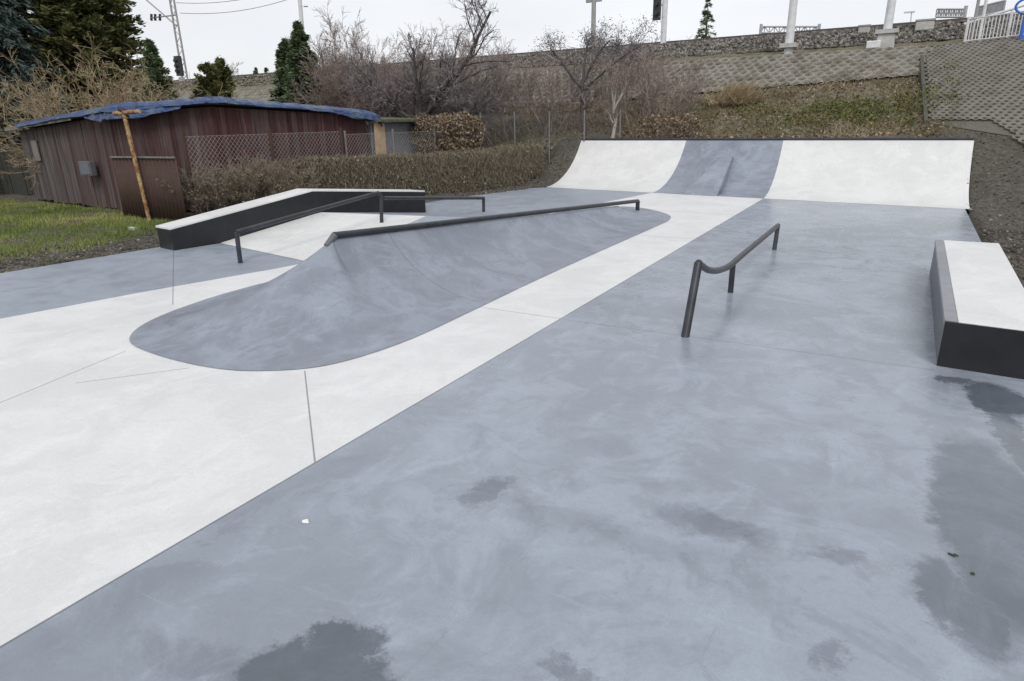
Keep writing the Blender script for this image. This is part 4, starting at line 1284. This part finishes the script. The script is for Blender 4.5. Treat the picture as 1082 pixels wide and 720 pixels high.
# ------------------------------------------------------------------ poles along the railway
def lattice(name, label, px, y0, Y, h, w_):
    b_ = pt(px, y0, Y=Y)
    th = thing(name, label, 'mast', b_)
    for sx in (-1, 1):
        MB().tube([b_ + np.array((sx * w_ * .5, 0, -1)), b_ + np.array((sx * w_ * .32, 0, h))], .075, 6).build('upright', m_dkpole, th)
    n_ = 22; mb = MB()
    for i in range(n_):
        z_ = h * i / n_; k = w_ * (.5 - .18 * i / n_); sg = 1 if i % 2 else -1
        mb.tube([b_ + np.array((-k * sg, 0, z_)), b_ + np.array((k * sg, 0, z_ + h / n_))], .03, 4)
    mb.build('bracing', m_dkpole, th)
    return th, b_


la, lb_ = lattice('catenary_mast', 'grey lattice mast with cantilever arm beside the olive conifer', 197, 92, 33, 9.5, .62)
p_ = pt(186, 27, Y=33); q_ = pt(150, -4, Y=33)
MB().tube([p_, q_], .05, 6).build('cantilever_arm', m_dkpole, la)
p_ = pt(187, 16, Y=33); q_ = pt(160, 19, Y=33)
MB().tube([p_, q_], .05, 6).build('steady_arm', m_dkpole, la)
for dx_ in (0, 4, 9): MB().tube([pt(160 + dx_, 15, Y=33), pt(160 + dx_, 22, Y=33)], .09, 8).build('insulator', m_signal, la)
c_ = pt(189, 70, Y=32.6)
sg = thing('signal_box', 'black signal box hung on the foot of the lattice mast', 'signal', c_)
MB().box(c_, (.5, .3, 1.35)).build('board', m_signal, sg)
MB().box(c_ + np.array((.05, 0, -1.1)), (.3, .25, .7)).build('lower_case', m_block, sg)
for k in (-.35, 0, .35): MB().tube([c_ + np.array((0, -.15, k)), c_ + np.array((0, -.32, k))], .12, 10).build('lamp_hood', m_signal, sg)


def pole(name, label, px0, y0, px1, y1, Y, r0, r1, mat, ext=4.0, cat='pole'):
    b_, t_ = pt(px0, y0, Y=Y), pt(px1, y1, Y=Y)
    t_ = np.array((b_[0] + (t_[0] - b_[0]) * .4, Y, t_[2]))
    th = thing(name, label, cat, b_)
    d = (t_ - b_)
    MB().tube([b_ - (0, 0, .3), b_ + d * .5, t_ + unit(d) * ext], [r0, (r0 + r1) / 2, r1], 14).build('shaft', mat, th, smooth=True)
    return th, b_, t_


th, b_, t_ = pole('light_pole', 'pale grey tapered pole on the path above paved slope, left of the block-footed one', 833.5, 50, 839, 0, 29.6, .17, .13, m_lightpole, 5)
MB().box(b_ + np.array((0, 0, .05)), (.6, .6, .16)).build('base', m_block, th)
th, b_, t_ = pole('light_pole', 'pale grey pole standing on a tall concrete block before the stone shoulder', 937.5, 33, 943, 0, 29.7, .16, .13, m_lightpole, 5)
MB().hexa([b_ + np.array(v_) for v_ in ((-.31, -.3, -.85), (.31, -.3, -.85), (.31, .3, -.85), (-.31, .3, -.85))], [b_ + np.array(v_) for v_ in ((-.27, -.27, -.1), (.27, -.27, -.1), (.27, .27, -.1), (-.27, .27, -.1))]).build('footing', m_block, th, bevel=.02)
MB().box(b_ + np.array((0, 0, -.03)), (.74, .7, .14)).build('cap', m_block, th)
th, b_, t_ = pole('signal_mast', 'pale mast with black signal board high above the embankment crest', 700.5, 50, 703, 0, 32.8, .14, .12, m_lightpole, 5, 'signal')
c_ = pt(694.5, 6, Y=32.8)
MB().box(c_, (.36, .12, 1.25)).build('signal_board', m_signal, th)
for k in (-.35, .05, .45): MB().tube([c_ + np.array((0, -.05, k)), c_ + np.array((0, -.22, k))], .09, 10).build('lamp_hood', m_signal, th)
MB().box(c_ + np.array((.2, 0, 0)), (.3, .05, .06)).build('bracket', m_dkpole, th)
th, b_, t_ = pole('utility_pole', 'grey pole with insulators rising behind the crooked clump-leaved tree', 626.5, 60, 627.5, 0, 34.5, .14, .11, m_dkpole, .6)
c_ = pt(627.5, 1, Y=34.5)
MB().box(c_, (.85, .12, .12)).build('crossarm', m_dkpole, th)
for dx_ in (-.36, .36): MB().tube([c_ + np.array((dx_, 0, .05)), c_ + np.array((dx_, 0, .4))], [.07, .05], 8).build('insulator', m_signal, th)
th, b_, t_ = pole('utility_pole', 'thin pale pole above the jagged spruce', 324, 84, 320, 0, 40, .2, .13, m_lightpole, 4)
MB().tube([pt(321, 7, Y=40), pt(325, 7, Y=40)], .05, 6).build('bracket', m_dkpole, th)


def gantry(name, label, pxa, pxb, y0, y1, Y, posts):
    a_, b_ = pt(pxa, y0, Y=Y), pt(pxb, y0, Y=Y); h = abs(pt(pxa, y1, Y=Y)[2] - a_[2])
    th = thing(name, label, 'gantry', a_)
    mb = MB(); T = b_ - a_
    for z_ in (0, h): mb.tube([a_ + (0, 0, -z_), b_ + (0, 0, -z_)], .07, 5)
    n_ = 12
    for i in range(n_):
        s0, s1 = i / n_, (i + 1) / n_
        p0, p1 = (s0, s1) if i % 2 else (s1, s0)
        mb.tube([a_ + T * p0, a_ + T * p1 + (0, 0, -h)], .035, 4)
        mb.tube([a_ + T * s0, a_ + T * s0 + (0, 0, -h)], .035, 4)
    mb.build('truss', m_galv, th)
    for px_ in posts:
        p_ = a_ + T * px_
        MB().tube([p_ + (0, 0, .2), (p_[0], p_[1], 3)], .12, 6).build('leg', m_galv, th)


gantry('line_gantry', 'far grey truss gantry on the skyline behind the left light pole', 803, 867, 28.5, 35, 60, (.02, .98))
gantry('line_gantry', 'far grey truss gantry on the skyline left of the white fence', 990, 1022, 10, 18, 55, (.95,))
th, b_, t_ = pole('far_lamp', 'very thin far lamp post on the skyline between pole and gantry', 962, 28, 961.5, 13, 60, .05, .04, m_lightpole, .0, 'lamp post')
MB().box(pt(961, 13, Y=60) + np.array((0, 0, .0)), (.7, .2, .1)).build('lamp_head', m_lightpole, th)

# overhead wires
for k, (ya, yb, Y_, lb) in enumerate(((-2, 13, 33, 'upper overhead wire left of the mast'), (14, 3, 33.5, 'lower overhead wire running right from the mast'))):
    pass
for k, (A_, B_, lb) in enumerate(((pt(186, 3, Y=33), pt(330, -22, Y=36), 'thin overhead wire leaving the lattice mast highest'), (pt(190, 14, Y=33), pt(330, -10, Y=37), 'thin overhead wire leaving the lattice mast lower'))):
    n_ = 14; s = np.linspace(0, 1, n_)[:, None]
    P_ = A_ + (B_ - A_) * s; P_[:, 2] -= 4 * s[:, 0] * (1 - s[:, 0]) * .5
    tag(MB().tube(P_, .022, 5).build('overhead_wire', m_dkpole, None), lb, 'wire')

# ------------------------------------------------------------------ upper right: fence, blue barrier, boxes
fA_, fB_ = pt(1019, 46, Y=28.6), pt(1110, 36, Y=27.0)
wf = thing('bar_fence', 'white upright bar fence on top of the overgrown paved slope', 'fence', fA_)
T_ = fB_ - fA_; nb = 24
zt_ = pt(1025, 18, Y=28.6)[2] - fA_[2]
mb = MB()
for i in range(1, nb * 1):
    if i % 12 == 0: continue
    c = fA_ + T_ * (i / (nb - 1))
    MBx = mb.tube([c + (0, 0, .08), c + (0, 0, zt_ * .92)], .018, 6)
mb.build('bars', m_whitefence, wf)
for i in (0, 12, 23):
    c = fA_ + T_ * (i / (nb - 1))
    MB().tube([c - (0, 0, .2), c + (0, 0, zt_)], .045, 8).build('post', m_whitefence, wf, smooth=True)
for k in (.08, .92): MB().tube([fA_ + (0, 0, zt_ * k), fB_ + (0, 0, zt_ * k)], .025, 6).build('rail', m_whitefence, wf)
c = pt(1026, 44, Y=29.6); d = pt(1028, 0, Y=29.6)
th = thing('gate_posts', 'pair of thin posts with slanted handrail at the left end of white fence', 'handrail', c)
MB().tube([c, (c[0], c[1], d[2])], .05, 8).build('post', m_dkpole, th, smooth=True)
MB().tube([c + (.22, 0, 0), (c[0] + .22, c[1], d[2] + .2)], .05, 8).build('post', m_lightpole, th, smooth=True)
MB().tube([(c[0] - .3, c[1], d[2] - .75), (c[0] + 2.6, c[1], d[2] + .05)], .04, 8).build('handrail', m_lightpole, th, smooth=True)
c = pt(1030, 19, Y=38); d = pt(1060, 12, Y=38)
pg = thing('platform_railing', 'far grey railing panel on the platform behind the white fence', 'railing', c)
mb = MB()
hR = pt(1030, 8, Y=38)[2] - c[2]
for i in range(22):
    p_ = c + (d - c) * i / 21; mb.tube([p_, p_ + (0, 0, hR)], .025, 4)
mb.build('bars', m_galv, pg)
for k in (0, 1): MB().tube([c + (0, 0, hR * k), d + (0, 0, hR * k)], .04, 6).build('rail', m_galv, pg)
for p_ in (c, d): MB().tube([p_ + (0, 0, -2.0), p_ + (0, 0, hR)], .05, 6).build('post', m_galv, pg)
c = pt(1079, 37, Y=26.9)
bl = thing('blue_barrier', 'blue painted tube barrier with rounded top at the right picture edge', 'barrier', c)
tp0 = pt(1079, 15, Y=26.9)[2]; tp1 = pt(1075, -1, Y=26.9)[2]
a_ = np.linspace(-.5 * math.pi, 1.5 * math.pi, 30)
cz, rz_ = (tp0 + tp1) / 2, (tp1 - tp0) / 2
MB().tube(np.stack([c[0] + .05 + .33 * np.cos(a_), np.full(30, c[1]), cz + rz_ * np.sin(a_)], 1), .035, 8).build('loop', m_blue, bl, smooth=True)
MB().tube([c - (0, 0, .2), (c[0], c[1], tp0)], .05, 10).build('post', m_blue, bl, smooth=True)
MB().box((c[0] + .22, c[1], (c[2] + tp0) / 2 + .15), (.4, .03, (tp0 - c[2]) * .75)).build('panel', m_blue, bl)


def relay(label, px, py, Y, size):
    c = pt(px, py, Y=Y)
    th = thing('relay_box', label, 'box', c, 'relay boxes on the embankment crest')
    MB().box(c, size).build('case', m_block, th, bevel=.04)
    MB().box(c + np.array((0, 0, size[2] / 2 + .03)), (size[0] * 1.08, size[1] * 1.08, .06)).build('lid', m_dkpole, th)


relay('squat grey concrete box on the crest right of the block-footed pole', 977, 28, 31.8, (.62, .5, .34))
relay('smaller grey box on the crest left of the block-footed pole', 913, 33, 31.9, (.42, .4, .3))
c = pt(923, 47.5, Y=29.3)
th = thing('cable_marker', 'low white concrete marker block left of the pole footing', 'marker', c)
MB().box(c, (.46, .3, .26)).build('block', m_whitefence, th, bevel=.03)

# ------------------------------------------------------------------ grass, weeds, litter
def grass(name, xs, ys, keep, n, h, wd, mat):
    x_ = rng.uniform(*xs, n); y_ = rng.uniform(*ys, n)
    k = keep(x_, y_); x_, y_ = x_[k], y_[k]; n = len(x_)
    z_ = height(x_, y_)
    cl = .5 + .5 * vnoise(x_, y_, 2.5, 21)
    hh = h * rng.uniform(.4, 1.2, n) * np.clip(.5 + cl, .3, 1.5)
    az = rng.uniform(0, 2 * math.pi, n)
    dv = np.stack([np.cos(az), np.sin(az), np.zeros(n)], 1) * (wd * .5)
    ln = np.stack([rng.normal(size=n) * .45, rng.normal(size=n) * .45, np.ones(n)], 1)
    B0 = np.stack([x_, y_, z_ - .01], 1); Tp = B0 + unit(ln) * hh[:, None]
    V_ = np.stack([B0 - dv, B0 + dv, Tp], 1).reshape(-1, 3)
    tn = np.clip(.35 * rng.random(n) + .65 * (.5 + .45 * vnoise(x_, y_, 1.5, 31)) , 0, 1)
    return tag(fast(name, V_, np.arange(3 * n).reshape(n, 3), mat, tint=tn), kind='stuff')


grass('grass', (-30, -11.6), (3, 9.6), lambda x, y: (x < -12.55 + .25 * vnoise(x, y, 1.2, 40) - np.clip((y - 6.6), 0, 3) * .25) & (y < 9.55 + (-.08) * (x + 14)), 120000, .10, .012, m_grass)
grass('slope_weeds', (-12, 5), (21.5, 27.0), lambda x, y: (vnoise(x, y, 1.3, 50) > .1) & ~((x > 1.2) & (y < 24)), 60000, .10, .018, m_weed)
grass('slope_weeds', (-60, -12), (21.5, 26.5), lambda x, y: (vnoise(x, y, 1.3, 51) > -.5), 30000, .2, .03, m_weed)
# low leafy green clumps on the slope
n_ = 3800
cx_ = np.array([pt(px_, 125, Y=24.2)[0] for px_ in (840, 870, 890, 905, 920, 960, 975, 800)])
i_ = rng.integers(0, len(cx_), n_)
x_ = cx_[i_] + rng.normal(size=n_) * .55; y_ = 24.0 + (i_ % 3) * .5 + rng.normal(size=n_) * .35
P_ = np.stack([x_, y_, height(x_, y_) + np.abs(rng.normal(size=n_)) * .08 + .02], 1)
V_, F_ = leaf_mesh(P_, .09, .045)
tag(fast('ground_ivy', V_, F_, m_leafy('yellow_green_leaves', [(0, (.06, .075, .015)), (1, (.17, .19, .05))]), tint=tint(n_)), kind='stuff')
# big dry leaves strewn over the slope
n_ = 6500
x_ = rng.uniform(-14, 1.0, n_); y_ = rng.uniform(21.6, 27, n_)
P_ = np.stack([x_, y_, height(x_, y_) + .03 + .05 * rng.random(n_)], 1)
V_, F_ = leaf_mesh(P_, .12, .06)
tag(fast('dry_leaf_litter', V_, F_, m_brownleaf, tint=tint(n_)), kind='stuff')
n_ = 2000
cx_ = rng.uniform(-16, .6, 46); cy_ = rng.uniform(22.3, 26.6, 46); i_ = rng.integers(0, 46, n_)
x_ = cx_[i_] + rng.normal(size=n_) * .28; y_ = cy_[i_] + rng.normal(size=n_) * .2
s0 = np.stack([x_, y_, height(x_, y_) - .02], 1)
e = s0 + np.stack([rng.normal(size=n_) * .16 + .05, rng.normal(size=n_) * .14 - .05, rng.uniform(.06, .30, n_)], 1)
V_, F_ = stick_mesh(s0, e, .008, .004)
tag(fast('dry_stalks', V_, F_, m_straw, tint=np.repeat(np.clip(rng.random(46)[i_] * .7 + .3 * rng.random(n_), 0, 1), 3)), kind='stuff')
# straw tuft
c = pt(776, 100, Y=25.5)
gz = gnd(c[0], 25.5)
n_ = 500
s0 = np.array((c[0], 25.3, gz)) + rng.normal(size=(n_, 3)) * (.35, .2, .03)
e = s0 + np.stack([rng.normal(size=n_) * .3 + .25, rng.normal(size=n_) * .2 - .2, rng.uniform(.2, .75, n_)], 1)
V_, F_ = stick_mesh(s0, e, .009, .004)
th = thing('straw_tuft', 'pale straw coloured grass tuft on the slope below the paving', 'grass tuft', (c[0], 25.3, gz))
fast('blades', V_, F_, m_straw, th, tint=np.clip(tint(n_, 3) + .35, 0, 1))


n_ = 9000
pk = rng.integers(0, 4, n_)
x_ = np.select([pk == 0, pk == 1, pk == 2], [rng.uniform(-13.2, -11.25, n_), rng.uniform(1.22, 4.5, n_), rng.uniform(-11.3, -9.65, n_)], rng.uniform(1.2, 2.2, n_))
y_ = np.select([pk == 0, pk == 1, pk == 2], [rng.uniform(2.5, 9.0, n_), rng.uniform(9, 22, n_), rng.uniform(15.5, 22, n_)], rng.uniform(4, 14, n_))
P_ = np.stack([x_, y_, height(x_, y_) + .004], 1)
sz_ = np.abs(rng.normal(size=(n_, 1, 1))) * .016 + .008
Vb = P_[:, None] + (octa[None] * rng.uniform(.5, 1.3, (n_, 6, 1))) * sz_
Fb = (np.arange(n_)[:, None, None] * 6 + of[None]).reshape(-1, 3)
tag(fast('soil_clods', Vb.reshape(-1, 3), Fb, m_leafy('soil_clods', [(0, (.045, .04, .034)), (.7, (.12, .108, .09)), (1, (.26, .24, .21))], .95), tint=np.repeat(rng.random(n_) ** 1.5, 8)), kind='stuff')
grass('sparse_weeds', (-12.9, -11.3), (2.5, 9), lambda x, y: vnoise(x, y, 3, 61) > .35, 5000, .05, .008, m_grass)
# small litter
def scrap(name, label, px, py, r, mat, cat, h=.006):
    c = pt(px, py, z=0); mb = MB(); n_ = 9
    poly = [(c[0] + r * (1 + .35 * rng.normal()) * math.cos(a_), c[1] + .6 * r * (1 + .3 * rng.normal()) * math.sin(a_)) for a_ in np.linspace(0, 2 * math.pi, n_, endpoint=False)]
    return tag(mb.prism(poly, .002, h + rng.uniform(0, .004, n_)).build(name, mat), label, cat)


scrap('paper_scrap', 'tiny white paper scrap lying alone on the grey floor', 323.5, 552, .022, m_paper, 'litter')
scrap('dead_leaf', 'small dark leaf on the wet patch at lower right', 1008, 587, .018, m_debris, 'leaf', .005)
scrap('dead_leaf', 'tiny dark leaf lower on the wet patch at right', 1028, 607, .011, m_debris, 'leaf', .005)
for px_, py_, r_ in ((141, 243, .16), (121, 246, .07)):
    c = pt(px_, py_, z=0); z_ = gnd(c[0], c[1])
    n_ = 11
    poly = [(c[0] + r_ * (1 + .2 * rng.normal()) * math.cos(a_), c[1] + .5 * r_ * (1 + .2 * rng.normal()) * math.sin(a_)) for a_ in np.linspace(0, 2 * math.pi, n_, endpoint=False)]
    tag(MB().prism(poly, z_ - .02, z_ + .02 + rng.uniform(0, .05, n_)).build('rubbish_bag', m_block), 'crumpled white rubbish on the grass below the post' if r_ > .1 else 'smaller white crumpled rubbish left of the bigger one', 'litter')
